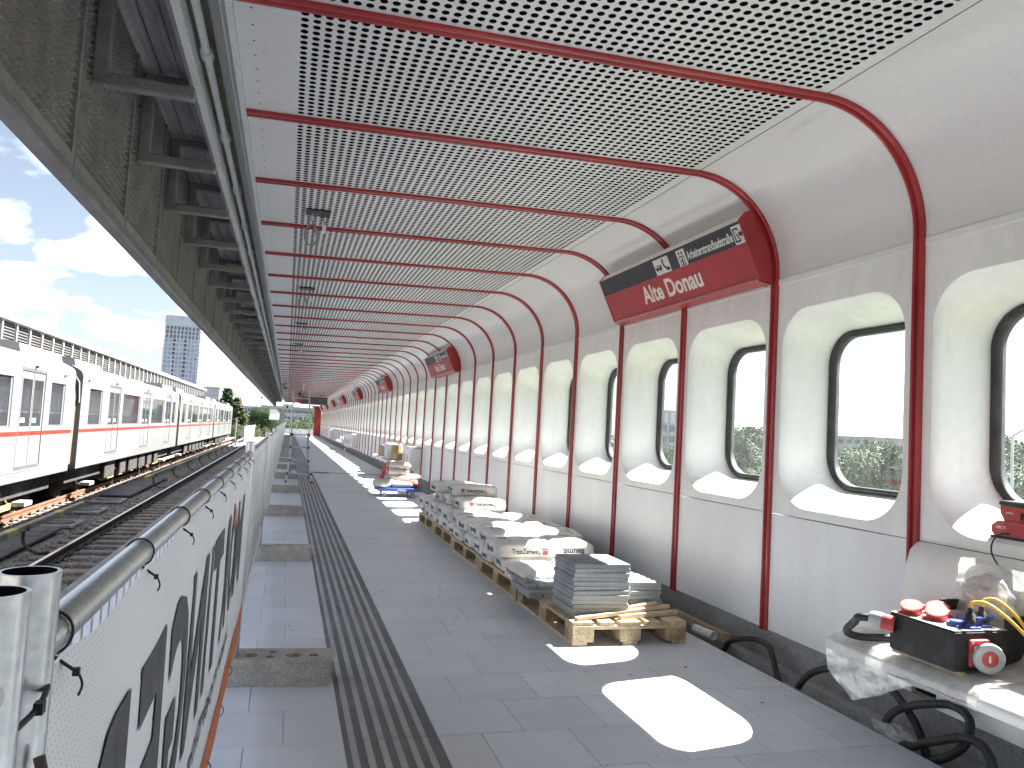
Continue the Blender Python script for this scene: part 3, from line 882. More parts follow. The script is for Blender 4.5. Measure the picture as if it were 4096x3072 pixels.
# end wall behind the camera and far portal
b = MB(); b.box(-1.1, Y0 - .08, 0, 3.44, Y0, 3.7); b.build('end_wall', 'white_steel', sh)
b = MB()
pts = [(2.42, .0)] + [(2.42, 2.3)] + [(2.42 - .3 * (1 - math.cos(R(a))), 2.3 + .45 * math.sin(R(a))) for a in (20, 40, 60, 80, 90)] + [(1.9, 2.82), (3.06, 2.86), (3.06, 0)]
b.prism(pts, 'y', Y1 - .06, Y1 + .06); b.build('end_portal', 'red_paint', sh)
# edge trims at the track side
b = MB(); b.prism([(-.336, 2.985), (-.336, 3.06), (-.362, 3.075), (-.366, 2.99)], 'y', Y0, Y1); b.build('edge_trim', 'gutter_white', sh)
b = MB(); b.prism([(-.372, 3.03), (-.372, 3.08), (-.468, 3.205), (-.484, 3.20), (-.395, 3.02)], 'y', Y0, Y1); b.build('edge_flange', 'gutter_white', sh)
b = MB(); b.prism([(-.43, 3.24), (-.59, 3.24), (-.59, 3.26), (-.43, 3.26)], 'y', Y0, Y1); b.build('cable_tray', 'gutter_olive', sh)
b = MB(); b.prism([(-.585, 3.12), (-.585, 3.6), (-.66, 3.6), (-.66, 3.16), (-.625, 3.12)], 'y', Y0, Y1); b.build('edge_beam', 'gutter_white', sh)
b = MB(); b.cyl((-.532, Y0, 3.175), (-.532, Y1, 3.175), .021, 10); pipe = b.build('conduit_pipe', 'gutter_white', sh)
b = MB(); b.tube([(0, -.04, 0), (0, -.036, 0), (0, .036, 0), (0, .04, 0)], [.024, .033, .033, .024], 12); cp_me = b.mesh('coupling', ['gutter_white'])
for n in range(NB0 + 1, 40): put('coupling', cp_me, pipe, True, (-.532, ry(n) - .2, 3.175))
# weathered soffit planks
pl_me = []
for i in range(4):
    w = .11
    b = MB(); b.box(-1.09 + i * .118, 0, 3.6 - i * .004, -1.09 + i * .118 + .109, 4.78, 3.625); pl_me.append(b.mesh('soffit_plank', ['weathered_wood']))
for k in range(16):
    for i in range(4):
        put('soffit_plank', pl_me[i], sh, True, (0, Y0 + .3 * (i % 2) + k * 4.8, random.uniform(-.004, .004)))
# expanded metal fascia panels, posts, bottom rail and tubular brackets
FX = -1.1
def fascia_mb():
    q = MB(); p = .046; h = .04; z0 = 2.49; ny = int(1.15 / p); nz = int(1.13 / h)
    for j in range(nz):
        for i in range(ny - (j % 2)):
            y = .03 + (i + (.5 if j % 2 else 0)) * p; z = z0 + j * h
            # tilted strand: lower lip stands proud, upper edge recedes
            q.add([(FX, y, z), (FX, y + p, z), (FX + .002, y + p, z + h), (FX + .002, y, z + h), (FX + .028, y + p * .5, z + h * .15)],
                  [(0, 1, 4), (1, 2, 4), (2, 3, 4), (3, 0, 4)])
    return q
fas_me = fascia_mb().mesh('fascia_panel', ['brown_steel'])
b = MB(); b.box(FX - .02, -.018, 2.46, FX + .028, .018, 3.64); fp_me = b.mesh('fascia_post', ['brown_steel'])
b = MB(); b.prism([(FX - .03, 2.40), (FX + .03, 2.40), (FX + .035, 2.425), (FX + .025, 2.475), (FX - .03, 2.475)], 'y', .004, 2.396); br_me = b.mesh('fascia_rail', ['grey_steel'])
b = MB(); b.box(FX + .022, .03, 2.47, FX + .03, 1.17, 2.53); lip_me = b.mesh('fascia_lip', ['brown_steel'])
q = MB()
s_ = .034
q.bevel_box(FX + .035, -s_, 2.955, FX + .035 + 2 * s_, s_, 3.56, .008)
q.bevel_box(FX + .035 + 2 * s_ - .004, -s_ + .001, 2.956, -.586, s_ - .001, 2.955 + 2 * s_, .008)
q.bevel_box(FX + .035 + 2 * s_ - .004, -s_ + .001, 3.491, -.656, s_ - .001, 3.559, .008)
brk_me = q.mesh('tube_bracket', ['brown_steel'])
back = MB(); back.box(FX - .03, Y0, 2.47, FX - .003, Y1, 3.7); back.build('fascia_backing', 'brown_steel', sh)
for k in range(NB0, NB1):
    y = 4.0 + 1.2 * k
    put('fascia_panel', fas_me, sh, True, (0, y, 0)); put('fascia_post', fp_me, sh, True, (0, y, 0))
    put('tube_bracket', brk_me, sh, True, (0, y + .19, 0)); put('fascia_lip', lip_me, sh, True, (0, y, 0))
    if k % 2 == 0: put('fascia_rail', br_me, sh, True, (0, y, 0))
# ------------------------------------------------------------------ station signs
SG_Y0 = ry(1); SG_LEN = 2 * PITCH
P0 = Vector((2.758, 0, 2.804)); ED = Vector((.433, 0, -.901)).normalized(); SN = Vector((-.901, 0, -.433)).normalized()
def sgp(y, t, lift=0.0): return P0 + ED * t + Vector((0, y, 0)) + SN * lift
def make_sign():
    t = thing('station_sign', '', 'sign', (2.95, SG_Y0, 2.43), 'station signs along the wall')
    L0, L1 = .0, 2.335
    b = MB()
    # sloping housing: front face, top strip, underside lip
    prof = [(2.758, 2.804), (2.803, 2.861), (2.92, 2.90), (3.05, 2.90), (3.05, 2.425), (3.02, 2.425), (2.985, 2.432), (2.933, 2.44)]
    b.prism([(x, z) for x, z in prof], 'y', .012, L1 - .012, 0); b.build('housing', 'gutter_white', t, False, (-2.95, 0, -2.43))
    for y in (0.0, L1 - .012):
        b = MB(); pr = [(2.75, 2.806), (2.80, 2.868), (2.93, 2.905), (3.05, 2.90), (3.05, 2.415), (2.99, 2.422), (2.936, 2.425), (2.925, 2.44)]
        b.prism(pr, 'y', y, y + .012); b.build('end_cap', 'red_paint', t, False, (-2.95, 0, -2.43))
    b = MB(); b.quad(sgp(.013, .15, .003), sgp(L1 - .013, .15, .003), sgp(L1 - .013, .402, .003), sgp(.013, .402, .003))
    face = b.build('name_board', 'red_sign', t, False, (-2.95, 0, -2.43))
    b = MB(); b.quad(sgp(.013, .0, .003), sgp(L1 - .013, .0, .003), sgp(L1 - .013, .149, .003), sgp(.013, .149, .003))
    band = b.build('direction_band', 'sign_black', t, False, (-2.95, 0, -2.43))
    b = MB(); b.prism([(2.92, 2.432), (2.935, 2.415), (3.02, 2.405), (3.03, 2.43)], 'y', .014, L1 - .014); b.build('lower_rail', 'red_paint', t, False, (-2.95, 0, -2.43))
    S0 = SG_Y0
    b = MB(); put_text(b, 'Alte Donau', sgp(5.907 - S0, .334, .0045), (0, -1, 0), -ED, .962, .148, bold=.03); b.build('name_lettering', 'sign_cream', face, False)
    b = MB(); put_text(b, 'Arbeiterstrandbadstraße', sgp(5.030 - S0, .116, .0045), (0, -1, 0), -ED, .605, .068, bold=.022); b.build('street_lettering', 'sign_white', band, False)
    def picto(ya, yb, shapes, nm):
        q = MB(); q.quad(sgp(ya - S0, .02, .0042), sgp(yb - S0, .02, .0042), sgp(yb - S0, .147, .0042), sgp(ya - S0, .147, .0042))
        w = ya - yb
        for poly in shapes:
            k = 1
            if poly and poly[0] == 'w': poly = poly[1:]; k = 0
            q.add([sgp(ya - S0 - px * w, .147 - pz * .127, .0062 if k else .0078) for px, pz in poly], [tuple(range(len(poly)))], k)
        return q.build(nm, ['sign_white', 'sign_black'], band, False)
    circ = lambda cx, cy, rx, ry_: [(cx + rx * math.cos(R(30 * i)), cy + ry_ * math.sin(R(30 * i))) for i in range(12)]
    bus = [[(.06, .3), (.06, .55), (.1, .6), (.46, .6), (.46, .3)], ['w', (.1, .47), (.1, .56), (.18, .56), (.18, .47)], ['w', (.2, .47), (.2, .56), (.28, .56), (.28, .47)],
           ['w', (.3, .47), (.3, .56), (.38, .56), (.38, .47)], circ(.15, .28, .04, .07), circ(.37, .28, .04, .07), [(.497, 0), (.503, 0), (.503, 1), (.497, 1)],
           [(.6, .93), (.66, .9), (.68, .72), (.64, .68), (.66, .5), (.74, .36), (.82, .3), (.88, .34), (.94, .18), (.9, .1), (.8, .1), (.68, .24), (.58, .46), (.55, .72)]]
    picto(5.546, 5.301, bus, 'bus_and_phone_symbol')
    lift = [[(.2, .06), (.2, .58), (.27, .58), (.27, .06)], [(.73, .06), (.73, .58), (.8, .58), (.8, .06)], [(.2, .53), (.2, .6), (.8, .6), (.8, .53)], [(.2, .04), (.2, .1), (.8, .1), (.8, .04)],
            circ(.5, .47, .06, .035), [(.4, .2), (.4, .42), (.6, .42), (.6, .2)], [(.44, .1), (.44, .2), (.56, .2), (.56, .1)],
            [(.2, .78), (.34, .94), (.48, .78), (.38, .78), (.38, .66), (.3, .66), (.3, .78)], [(.52, .8), (.66, .65), (.8, .8), (.7, .8), (.7, .94), (.62, .94), (.62, .8)]]
    picto(5.167, 5.046, lift, 'lift_symbol')
    ex = [[(.1, .1), (.1, .88), (.62, .88), (.62, .68), (.52, .68), (.52, .78), (.22, .78), (.22, .2), (.52, .2), (.52, .3), (.62, .3), (.62, .1)],
          [(.55, .4), (.55, .6), (.76, .6), (.76, .74), (.95, .5), (.76, .26), (.76, .4)], circ(.36, .66, .035, .035), [(.33, .44), (.33, .62), (.4, .62), (.4, .5), (.5, .5), (.52, .3), (.47, .3), (.45, .44)],
          circ(.37, .38, .09, .1), ['w'] + circ(.37, .38, .06, .07)]
    picto(4.412, 4.294, ex, 'wheelchair_exit_symbol')
    return t
sg = make_sign()
sg['label'] = 'nearest red and black sign reading Alte Donau on the wall'
for i in range(1, 8):
    nm = f'{ORD[i]} red and black wall sign reading Alte Donau counted from the camera'
    if ry(1 + 8 * i) + 2.4 < Y1: place_copy(sg, (2.95, ry(1 + 8 * i), 2.43), nm)
b = MB(); b.box(WX - .0175, 4.335, 2.397, WX - .0165, 4.40, 2.426)
q = tag(b.build('number_sticker', 'sign_white'), 'small white number sticker below the nearest station sign', 'sticker')
b = MB(); put_text(b, '107', (WX - .0185, 4.392, 2.402), (0, -1, 0), (0, 0, 1), .048, .018); b.build('digits', 'sign_black', q)

# ------------------------------------------------------------------ site fence along the track
FXX = -.172
def site_fence(label):
    t = thing('site_fence', label, 'fence', (FXX, .6, .02), 'low site fence panels along the platform')
    y0, y1 = .035, 3.465
    def lo(mb, nm, mt, par=t): return mb.build(nm, mt, par, False)
    for y in (y0, y1):
        b = MB(); r_ = .0205; n = 20
        b.tube([(0, y, -.02 + .0), (0, y, 1.18)], r_, n, 0, caps=False)
        b.tube([(0, y, 1.18), (0, y, .0)], r_ * .86, n, 1, caps=False)
        ring = [(r_ * k * math.cos(2 * math.pi * i / n), y + r_ * k * math.sin(2 * math.pi * i / n), 1.18) for k in (1, .86) for i in range(n)]
        b.add(ring, [(i, (i + 1) % n, n + (i + 1) % n, n + i) for i in range(n)])
        lo(b, 'post', ['galvanised', 'black_void'])
    b = MB(); b.cyl((0, y0, 1.118), (0, y1, 1.118), .0155, 16); lo(b, 'top_tube', 'galvanised')
    b = MB(); b.cyl((0, y0, .275), (0, y1, .275), .0155, 16); lo(b, 'bottom_tube', 'galvanised')
    b = MB()
    yy = y0 + .06
    while yy < y1 - .03:
        b.tube([(0.0, yy, .27), (0.0, yy, 1.11)], .0017, 5); yy += .038 if True else .05
    for z in (.35, .6, .85, 1.05): b.tube([(.004, y0, z), (.004, y1, z)], .0018, 5)
    stuff(lo(b, 'wire_mesh', 'galvanised'))
    return t
fp = site_fence('nearest fence panel, carrying the white mirrored banner')
for i in range(-1, 20):
    if i == 0: continue
    lab = 'fence panel beside the camera, before the nearest post' if i < 0 else f'{ORD[i]} galvanised wire fence panel counted from the camera'
    place_copy(fp, (FXX, .6 + 3.5 * i, .02), lab)
# concrete feet with holes
def foot_mb():
    bm = bmesh.new()
    x0, x1, y0, y1, h = -.20, .488, -.11, .11, .128
    def loop(pts, z):
        vs = [bm.verts.new((px, py, z)) for px, py in pts]
        return vs, [bm.edges.new((vs[i], vs[(i + 1) % len(vs)])) for i in range(len(vs))]
    bev = .012
    top = [(x0 + bev, y0 + .02), (x0 + .02, y0 + bev), (x1 - .02, y0 + bev), (x1 - bev, y0 + .02), (x1 - bev, y1 - .02), (x1 - .02, y1 - bev), (x0 + .02, y1 - bev), (x0 + bev, y1 - .02)]
    tv, te = loop(top, h)
    edges = list(te); holes = []
    for (cx, cy, rx, n) in ((.08, -.02, .036, 14), (.185, .035, .022, 12), (.18, -.05, .022, 12), (.29, -.02, .04, 14), (.39, -.025, .03, 4)):
        pts = [(cx + rx * math.cos(2 * math.pi * i / n + (.785 if n == 4 else 0)), cy + rx * math.sin(2 * math.pi * i / n + (.785 if n == 4 else 0))) for i in range(n)]
        hv, he = loop(pts, h); edges += he; holes.append(hv)
    bmesh.ops.triangle_fill(bm, use_beauty=True, edges=edges)
    for hv in holes:
        low_ = [bm.verts.new((v.co.x, v.co.y, h - .09)) for v in hv]; n = len(hv)
        for i in range(n): bm.faces.new((hv[i], hv[(i + 1) % n], low_[(i + 1) % n], low_[i]))
        bm.faces.new(low_)
    mid = [bm.verts.new((px, py, h - .02)) for px, py in [(x0, y0 + .02), (x0 + .02, y0), (x1 - .02, y0), (x1, y0 + .02), (x1, y1 - .02), (x1 - .02, y1), (x0 + .02, y1), (x0, y1 - .02)]]
    bot = [bm.verts.new((v.co.x, v.co.y, 0)) for v in mid]
    for i in range(8):
        j = (i + 1) % 8
        bm.faces.new((tv[i], mid[i], mid[j], tv[j])); bm.faces.new((mid[i], bot[i], bot[j], mid[j]))
    bm.faces.new(bot)
    bmesh.ops.recalc_face_normals(bm, faces=bm.faces)
    me = bpy.data.meshes.new('concrete_foot'); bm.to_mesh(me); bm.free(); me.materials.append(MATS['foot_concrete']); return me
foot_me = foot_mb()
for i in range(1, 20):
    o = put('concrete_foot', foot_me, None, True, (FXX, .6 + 3.5 * i + .0, .001)); o.rotation_euler = (0, 0, R(random.uniform(-2.5, 1.5)) - (R(4) if i == 1 else 0))
    if i == 1: o.location.y = 4.12
    tag(o, 'nearest concrete fence foot with cast holes on the paving' if i == 1 else f'{ORD[i-1]} concrete fence foot from the camera, beside the dark guidance strip', 'fence foot', 'concrete fence feet')

# mirrored advertising banner on the nearest panel
bx = FXX + .018
bt = thing('fence_banner', 'white perforated banner with mirrored grey lettering and orange strip on the nearest fence', 'banner', (bx, .66, .27))
ties = [.70, 1.09, 1.47, 1.84, 2.22, 2.60, 2.97, 3.35, 3.72, 4.02]
def top_z(y):
    for a, c in zip(ties[:-1], ties[1:]):
        if a <= y <= c:
            u = (y - a) / (c - a); return 1.1245 - .013 * 4 * u * (1 - u) * (1.0 if a < .8 else .9)
    return 1.12
def wav(y, z): return .0016 * math.sin(y * 5 + z * 3) + .0007 * math.sin(y * 13 - z * 6) + .0022 * math.sin(y * 16.5 + 1) * max(0, z - .9) / .2 - (.008 * max(0, z - .98) / .13)
b = MB(); ny, nz = 150, 24; vs = []
for i in range(ny + 1):
    y = .66 + (4.03 - .66) * i / ny; zt = top_z(y)
    for j in range(nz + 1):
        z = .285 + (zt - .285) * j / nz; vs.append((bx + wav(y, z), y, z))
fs = [(i * (nz + 1) + j, (i + 1) * (nz + 1) + j, (i + 1) * (nz + 1) + j + 1, i * (nz + 1) + j + 1) for i in range(ny) for j in range(nz)]
b.add(vs, fs, 0, True); b.build('cloth', 'banner_cloth', bt)
def on_cloth(mb, lift):
    mb.v = [(bx + wav(y, z) + lift, y, z) for x, y, z in mb.v]; return mb
b = MB()
n = 90
for i in range(n):
    ya, yb = .662 + 3.366 * i / n, .662 + 3.366 * (i + 1) / n
    b.quad((0, ya, .286), (0, yb, .286), (0, yb, .405), (0, ya, .405))
on_cloth(b, .0018).build('orange_strip', 'banner_orange', bt)
# seen from behind: text runs towards the camera (-y is the reading direction seen from the track, mirrored here)
def ban_text(s, ystart, z, width, height, mt, nm, lift, bold=.02):
    q = MB(); vs, fs, w = text_geo(s, bold, 1.0)
    k = width / w
    q.add([(0, ystart - a * k, z + bb * height / CAP) for a, bb in vs], fs)
    on_cloth(q, lift).build(nm, mt, bt)
for ch_, ya, yb in (('M', 3.44, 3.07), ('O', 3.03, 2.76), ('R', 2.69, 2.45), ('T', 2.37, 2.09), ('I', 2.055, 1.995), ('N', 1.93, 1.64), ('G', 1.60, 1.34), ('E', 1.28, 1.05), ('R', .99, .74)):
    ban_text(ch_, ya, .655, ya - yb, .35, 'print_dark', 'letter', .0024, .035)
ban_text('www.moertinger.at', 2.96, .522, 1.5, .07, 'print_dark', 'address_lettering', .0024, .014)
b = MB(); b.add([(0, 2.985 - .20 * u, 1.0 - .0 + vv) for u, vv in ((.08, -.07), (.2, -.03), (.36, .005), (.5, .018), (.64, .005), (.8, -.03), (.92, -.07), (.72, -.052), (.5, -.045), (.28, -.052))], [tuple(range(10))])
on_cloth(b, .0035).build('orange_arc', 'banner_orange', bt)
for k, y in enumerate(ties + [1.28, 2.41]):
    if k >= len(ties): continue
    b = MB(); cz = 1.138
    pa = [(FXX + .0172 * math.cos(a), y + .003 * math.sin(a), cz + .0172 * math.sin(a)) for a in [R(-75 + 270 * i / 20) for i in range(21)]]
    pa = [(bx + .004, y - .002, 1.108)] + pa + [(bx + .002, y + .002, 1.108)]
    b.tube(pa, .0014, 6, caps=True); b.box(bx + .002, y - .003, 1.104, bx + .007, y + .002, 1.110)
    b.tube(smooth_path([(bx + .006, y, 1.106), (bx + .010, y - .002, 1.097), (bx + .008, y - .004, 1.089)], 3), .0011, 5)
    b.build('cable_tie', 'zip_black', bt)
for k, y in enumerate((.95, 1.45, 1.95, 2.42, 2.88, 3.32)):
    b = MB(); pa = [(FXX + .006 + .024 * math.cos(a), y + .006 * math.sin(a), .293 + .022 * math.sin(a)) for a in [2 * math.pi * i / 16 for i in range(16)]]
    b.tube(pa, .0018, 5, closed=True); b.build('cable_tie', 'zip_black', bt)
# plastic strap and wire hook on the near post pair
b = MB()
pa = [(FXX + .0225 * math.cos(a), .6 + .058 * math.sin(a), 1.115 + .006 * math.sin(a)) for a in [2 * math.pi * i / 24 for i in range(24)]]
b.tube(pa, .0022, 6, closed=True); b.box(FXX + .021, .592, 1.111, FXX + .027, .6, 1.119)
tag(b.build('strap', 'zip_black'), 'black strap tying the two nearest fence posts together', 'strap')
b = MB(); b.tube(smooth_path([(FXX + .022, .615, 1.075), (FXX + .028, .61, 1.055), (FXX + .03, .60, 1.035), (FXX + .024, .585, 1.02), (FXX + .018, .57, 1.01)], 5), .004, 8)
tag(b.build('wire_hook', 'iron'), 'bent rusty hook hanging on the nearest fence post', 'hook')

# ------------------------------------------------------------------ pallets
def pallet(label, loc):
    t = thing('wooden_pallet', label, 'pallet', loc, 'pallets along the wall')
    def lo(mb, nm, mt): return mb.build(nm, mt, t, False)
    for y in (0, .5275, 1.055):
        for x in (0, .3275, .655):
            b = MB(); b.box(x, y, .022, x + .145 - (.045 if x == .3275 else 0) * 0, y + .145, .1); lo(b, 'block', 'pallet_block')
        b = MB(); b.box(0, y, .1005, .8, y + .145, .122); lo(b, 'cross_board', 'pallet_wood')
    for x, w in ((0, .1), (.35, .1), (.7, .1)):
        b = MB(); b.box(x, 0, 0, x + w, 1.2, .0215); lo(b, 'bottom_board', 'pallet_wood')
    for x, w in ((0, .145), (.1875, .1), (.3275, .145), (.5125, .1), (.655, .145)):
        b = MB(); b.box(x, .0 + random.uniform(0, .01), .1225, x + w, 1.2 - random.uniform(0, .01), .1445); lo(b, 'top_board', 'pallet_wood')
    return t
PY = [4.53, 5.80, 7.05, 8.30, 9.56]
PXs = [1.822, 1.83, 1.842, 1.86, 1.875]
plabs = ['nearest wooden pallet, under the stacked grey slabs', 'second wooden pallet from the camera, under white cement bags', 'middle wooden pallet of the row, under white cement bags',
         'fourth wooden pallet from the camera, under white cement bags', 'farthest wooden pallet of the row, next to the blue dolly']
p_first = pallet(plabs[0], (PXs[0], PY[0], .001))
for i in range(1, 5): place_copy(p_first, (PXs[i], PY[i], .001), plabs[i], R(random.uniform(-.6, .6)))

# slabs on the first pallet
PT = .1455
def slab_plain(w, l_, h): 
    q = MB(); q.bevel_box(-w / 2, -l_ / 2, 0, w / 2, l_ / 2, h, .003); return q
sp_me = slab_plain(.395, .395, .0285).mesh('stacked_slab', ['stack_slab'])
q = slab_plain(.395, .395, .0285)
for i in range(6):
    for j in range(6):
        if (i + j) % 1 == 0: q.bevel_box(-.165 + i * .066 - .018, -.165 + j * .066 - .006, .0275, -.165 + i * .066 + .018, -.165 + j * .066 + .006, .0325, .0015)
sd_me = q.mesh('stacked_slab', ['stack_slab'])
q = slab_plain(.235, .395, .0285)
for i in range(5): q.bevel_box(-.1, -.165 + i * .08 - .012, .0275, .1, -.165 + i * .08 + .012, .0325, .0015)
sr_me = q.mesh('stacked_slab', ['stack_slab'])
sh_me = slab_plain(.235, .395, .0285).mesh('stacked_slab', ['stack_slab'])
SCX, SCY = 2.065, 4.86
N1 = 12
for i in range(N1):
    o = put('stacked_slab', sd_me if i == N1 - 1 else sp_me, None, True, (SCX + random.uniform(-.008, .008), SCY + random.uniform(-.008, .008), PT + i * .0288))
    o.rotation_euler = (0, 0, R(random.uniform(-1.2, 1.2)))
    k = N1 - 1 - i
    tag(o, 'topmost grey slab with raised dashes on the tall stack' if k == 0 else f'{ORD[k]} grey slab from the top of the tall stack', 'slab', 'slabs of the tall stack')
for i in range(7):
    o = put('stacked_slab', sr_me if i == 6 else sh_me, None, True, (2.45 + random.uniform(-.012, .012) + (.02 if i < 2 else 0), 4.99 + random.uniform(-.01, .01), PT + i * .0288))
    o.rotation_euler = (0, 0, R(random.uniform(-2, 2)))
    k = 6 - i
    tag(o, 'topmost ribbed grey slab on the low stack by the wall' if k == 0 else f'{ORD[k]} grey slab from the top of the low stack by the wall', 'slab', 'slabs of the low stack')
for k in range(3):
    for j in range(4 if k == 2 else 3):
        b = MB(); l_ = .42 + random.uniform(-.03, .03)
        w = .075 if k == 2 else .11
        b.bevel_box(-w / 2 + .002, -l_ / 2, 0, w / 2 - .002, l_ / 2, .027, .003)
        o = b.build('slab_strip', 'stack_slab', None, True); o.location = (1.79 + j * (w + .004) + (.0 if k else .01), 5.43 + random.uniform(-.02, .02) + (.04 if k == 2 else 0), PT + k * .0275)
        tag(o, f'narrow grey stone strip, {ORD[j]} from the left in the {["bottom", "middle", "top"][k]} layer', 'stone strip', 'narrow strips behind the tall slab stack')
b = MB(); b.bevel_box(1.76, 5.34, PT + .0828, 1.80, 5.42, PT + .11, .003)
tag(b.build('stone_offcut', 'stack_slab'), 'small dark stone offcut lying on the left strips', 'stone strip')
# loose battens on the near pallet end
for k, (a, c, lab) in enumerate((((1.86, 4.585, PT + .012), (2.60, 4.74, PT + .05), 'long pale batten lying across the near pallet end'),
                                 ((2.17, 4.60, PT + .013), (2.64, 4.70, PT + .02), 'short thick pale batten at the near pallet edge'),
                                 ((2.16, 4.67, PT + .04), (2.5, 4.74, PT + .07), 'thin batten resting on top of the long batten'))):
    b = MB(); a_, c_ = Vector(a), Vector(c); d = c_ - a_; h = .011 if k != 1 else .014
    b.box(0, -.016, -h, d.length, .016, h)
    o = b.build('batten', 'fresh_wood', None); o.location = a_; o.rotation_euler = d.to_track_quat('X', 'Z').to_euler()
    tag(o, lab, 'batten')

# ------------------------------------------------------------------ cement bags
def bag_mesh(seed, L_=.545, W_=.375, H_=.128, sag=.012):
    n = 12; vs = {}; V = []; F = []
    def idx(p):
        k = (round(p[0], 4), round(p[1], 4), round(p[2], 4))
        if k not in vs:
            vs[k] = len(V); V.append(p)
        return vs[k]
    rr = np.random.default_rng(seed); off = Vector(rr.uniform(0, 50, 3))
    for ax in range(3):
        for sgn in (-1, 1):
            for i in range(n):
                for j in range(n):
                    q = []
                    for (a, c) in ((i, j), (i + 1, j), (i + 1, j + 1), (i, j + 1)):
                        p = [0, 0, 0]; p[ax] = sgn; p[(ax + 1) % 3] = -1 + 2 * a / n; p[(ax + 2) % 3] = -1 + 2 * c / n; q.append(idx(tuple(p)))
                    F.append(tuple(q) if sgn > 0 else tuple(q[::-1]))
    out = []
    for x, y, z in V:
        # rounded box with soft cushion faces
        px, py, pz = x * L_ / 2, y * W_ / 2, z * H_ / 2
        rad = .034
        qx = max(-L_ / 2 + rad, min(L_ / 2 - rad, px)); qy = max(-W_ / 2 + rad, min(W_ / 2 - rad, py)); qz = max(-H_ / 2 + rad, min(H_ / 2 - rad, pz))
        d = Vector((px - qx, py - qy, pz - qz))
        if d.length > 1e-6: d = d.normalized() * rad
        p = Vector((qx, qy, qz)) + d
        bul = (1 - x * x) * (1 - y * y)
        p.z += (.016 * bul if z > 0 else 0) * (1 if p.z > 0 else 0)
        p.y += .010 * (1 - x * x) * (1 - z * z) * (1 if y > 0 else -1) * abs(y) ** 3
        p.x += .006 * (1 - y * y) * (1 - z * z) * (1 if x > 0 else -1) * abs(x) ** 3
        nz = noise.noise(p * 9 + off) * .010 + noise.noise(p * 24 + off) * .005
        p += Vector((px, py, pz)).normalized() * nz
        p.z -= sag * (x * x * .6) * (1 if z > -1 else 0) * .5
        if p.z < -H_ / 2: p.z = -H_ / 2
        p.z += H_ / 2
        out.append(p)
    return out, F
def project(mb_pts, tree, axis, sgn, lift=.0016):
    res = []
    for p in mb_pts:
        o = Vector(p); d = Vector((0, 0, 0)); d[axis] = -sgn
        o[axis] = sgn * .6
        hit = tree.ray_cast(o, d)
        h = hit[0] if hit[0] is not None else Vector(p)
        h = h.copy(); h[axis] += sgn * lift; res.append(h)
    return res
def make_bag(seed, flip=False):
    vs, F = bag_mesh(seed)
    q = MB(); q.add(vs, F, 0, True); me = q.mesh('cement_bag', ['bag_paper'])
    tree = BVHTree.FromPolygons([tuple(v) for v in vs], F)
    parts = []
    def txt(nm, s, o, xd, yd, w, h, axis, sgn, mt, bold=.02):
        q_ = MB(); put_text(q_, s, o, xd, yd, w, h, bold=bold)
        q_.v = [tuple(p) for p in project(q_.v, tree, axis, sgn)]
        parts.append((nm, q_.mesh(nm, [mt])))
    def rect(nm, pts, axis, sgn, mt, lift=.0012):
        a, bq, c, d = [Vector(p) for p in pts]; G = 4; P = []
        for i in range(G + 1):
            for j in range(G + 1):
                P.append(a.lerp(bq, i / G).lerp(d.lerp(c, i / G), j / G))
        q_ = MB(); q_.add(project(P, tree, axis, sgn, lift), [(i * (G + 1) + j, (i + 1) * (G + 1) + j, (i + 1) * (G + 1) + j + 1, i * (G + 1) + j + 1) for i in range(G) for j in range(G)])
        parts.append((nm, q_.mesh(nm, [mt])))
    u = -1 if flip else 1
    for sgn in (-1, 1):      # long sides
        X = Vector((-sgn * u, 0, 0)); Z = Vector((0, 0, u)); c = Vector((0, sgn * .2, .06))
        txt('side_lettering', 'TrassZement', c - X * .14 - Z * .022, X, Z, .235, .042, 1, sgn, 'print_dark', .03)
        o = c + X * .135 - Z * .032
        rect('logo_square', [o, o + X * .045, o + X * .045 + Z * .036, o + Z * .036], 1, sgn, 'print_red')
        txt('logo_lettering', 'BAU', o + Z * .042, X, Z, .045, .016, 1, sgn, 'print_dark')
        txt('logo_lettering', 'MIT', o - X * .022, Z, -X, .045, .014, 1, sgn, 'print_dark')
    for sgn in (-1, 1):      # ends
        X = Vector((0, sgn * u, 0)); Z = Vector((0, 0, u)); c = Vector((sgn * .3, 0, .058))
        txt('end_lettering', 'Baumit', c - X * .09 - Z * .022, X, Z, .19, .05, 0, sgn, 'print_dark', .035)
    c = Vector((0, 0, .2)); X = Vector((u, 0, 0)); Z = Vector((0, u, 0))
    rect('top_logo', [c - X * .2 + Z * .02, c - X * .12 + Z * .02, c - X * .12 + Z * .09, c - X * .2 + Z * .09], 2, 1, 'print_red')
    txt('top_lettering', 'BAUMIT', c - X * .2 - Z * .02, X, Z, .09, .026, 2, 1, 'print_dark')
    txt('top_lettering', 'Zement', c + X * .02 + Z * .06, X, Z, .2, .05, 2, 1, 'bag_grey')
    return me, parts
BAGS = [make_bag(s, f) for s, f in ((1, False), (2, True), (3, False), (5, True))]
def bag(x, y, z, rot, v, label, tilt=(0, 0)):
    me, pm = BAGS[v % 4]
    o = put('cement_bag', me, None, True, (x, y, z)); o.rotation_euler = (R(tilt[0]), R(tilt[1]), R(rot))
    for nm_, me_ in pm: put(nm_, me_, o, False)
    return tag(o, label, 'cement bag', 'white cement bags on the pallets')
Z1, Z2, Z3, Z4 = .146, .273, .4, .527
bag(1.985, 5.78, Z1, 91, 1, 'front white cement bag lying lengthwise, its end reading Baumit upside down, behind the strips', (0, 0))
bag(2.40, 5.86, Z1, 88, 2, 'dusty cement bag behind the tall slab stack, lengthwise beside the wall')
bag(2.02, 6.33, Z2, 1, 0, 'cement bag lying crosswise, TrassZement print facing the camera, on the front bag row')
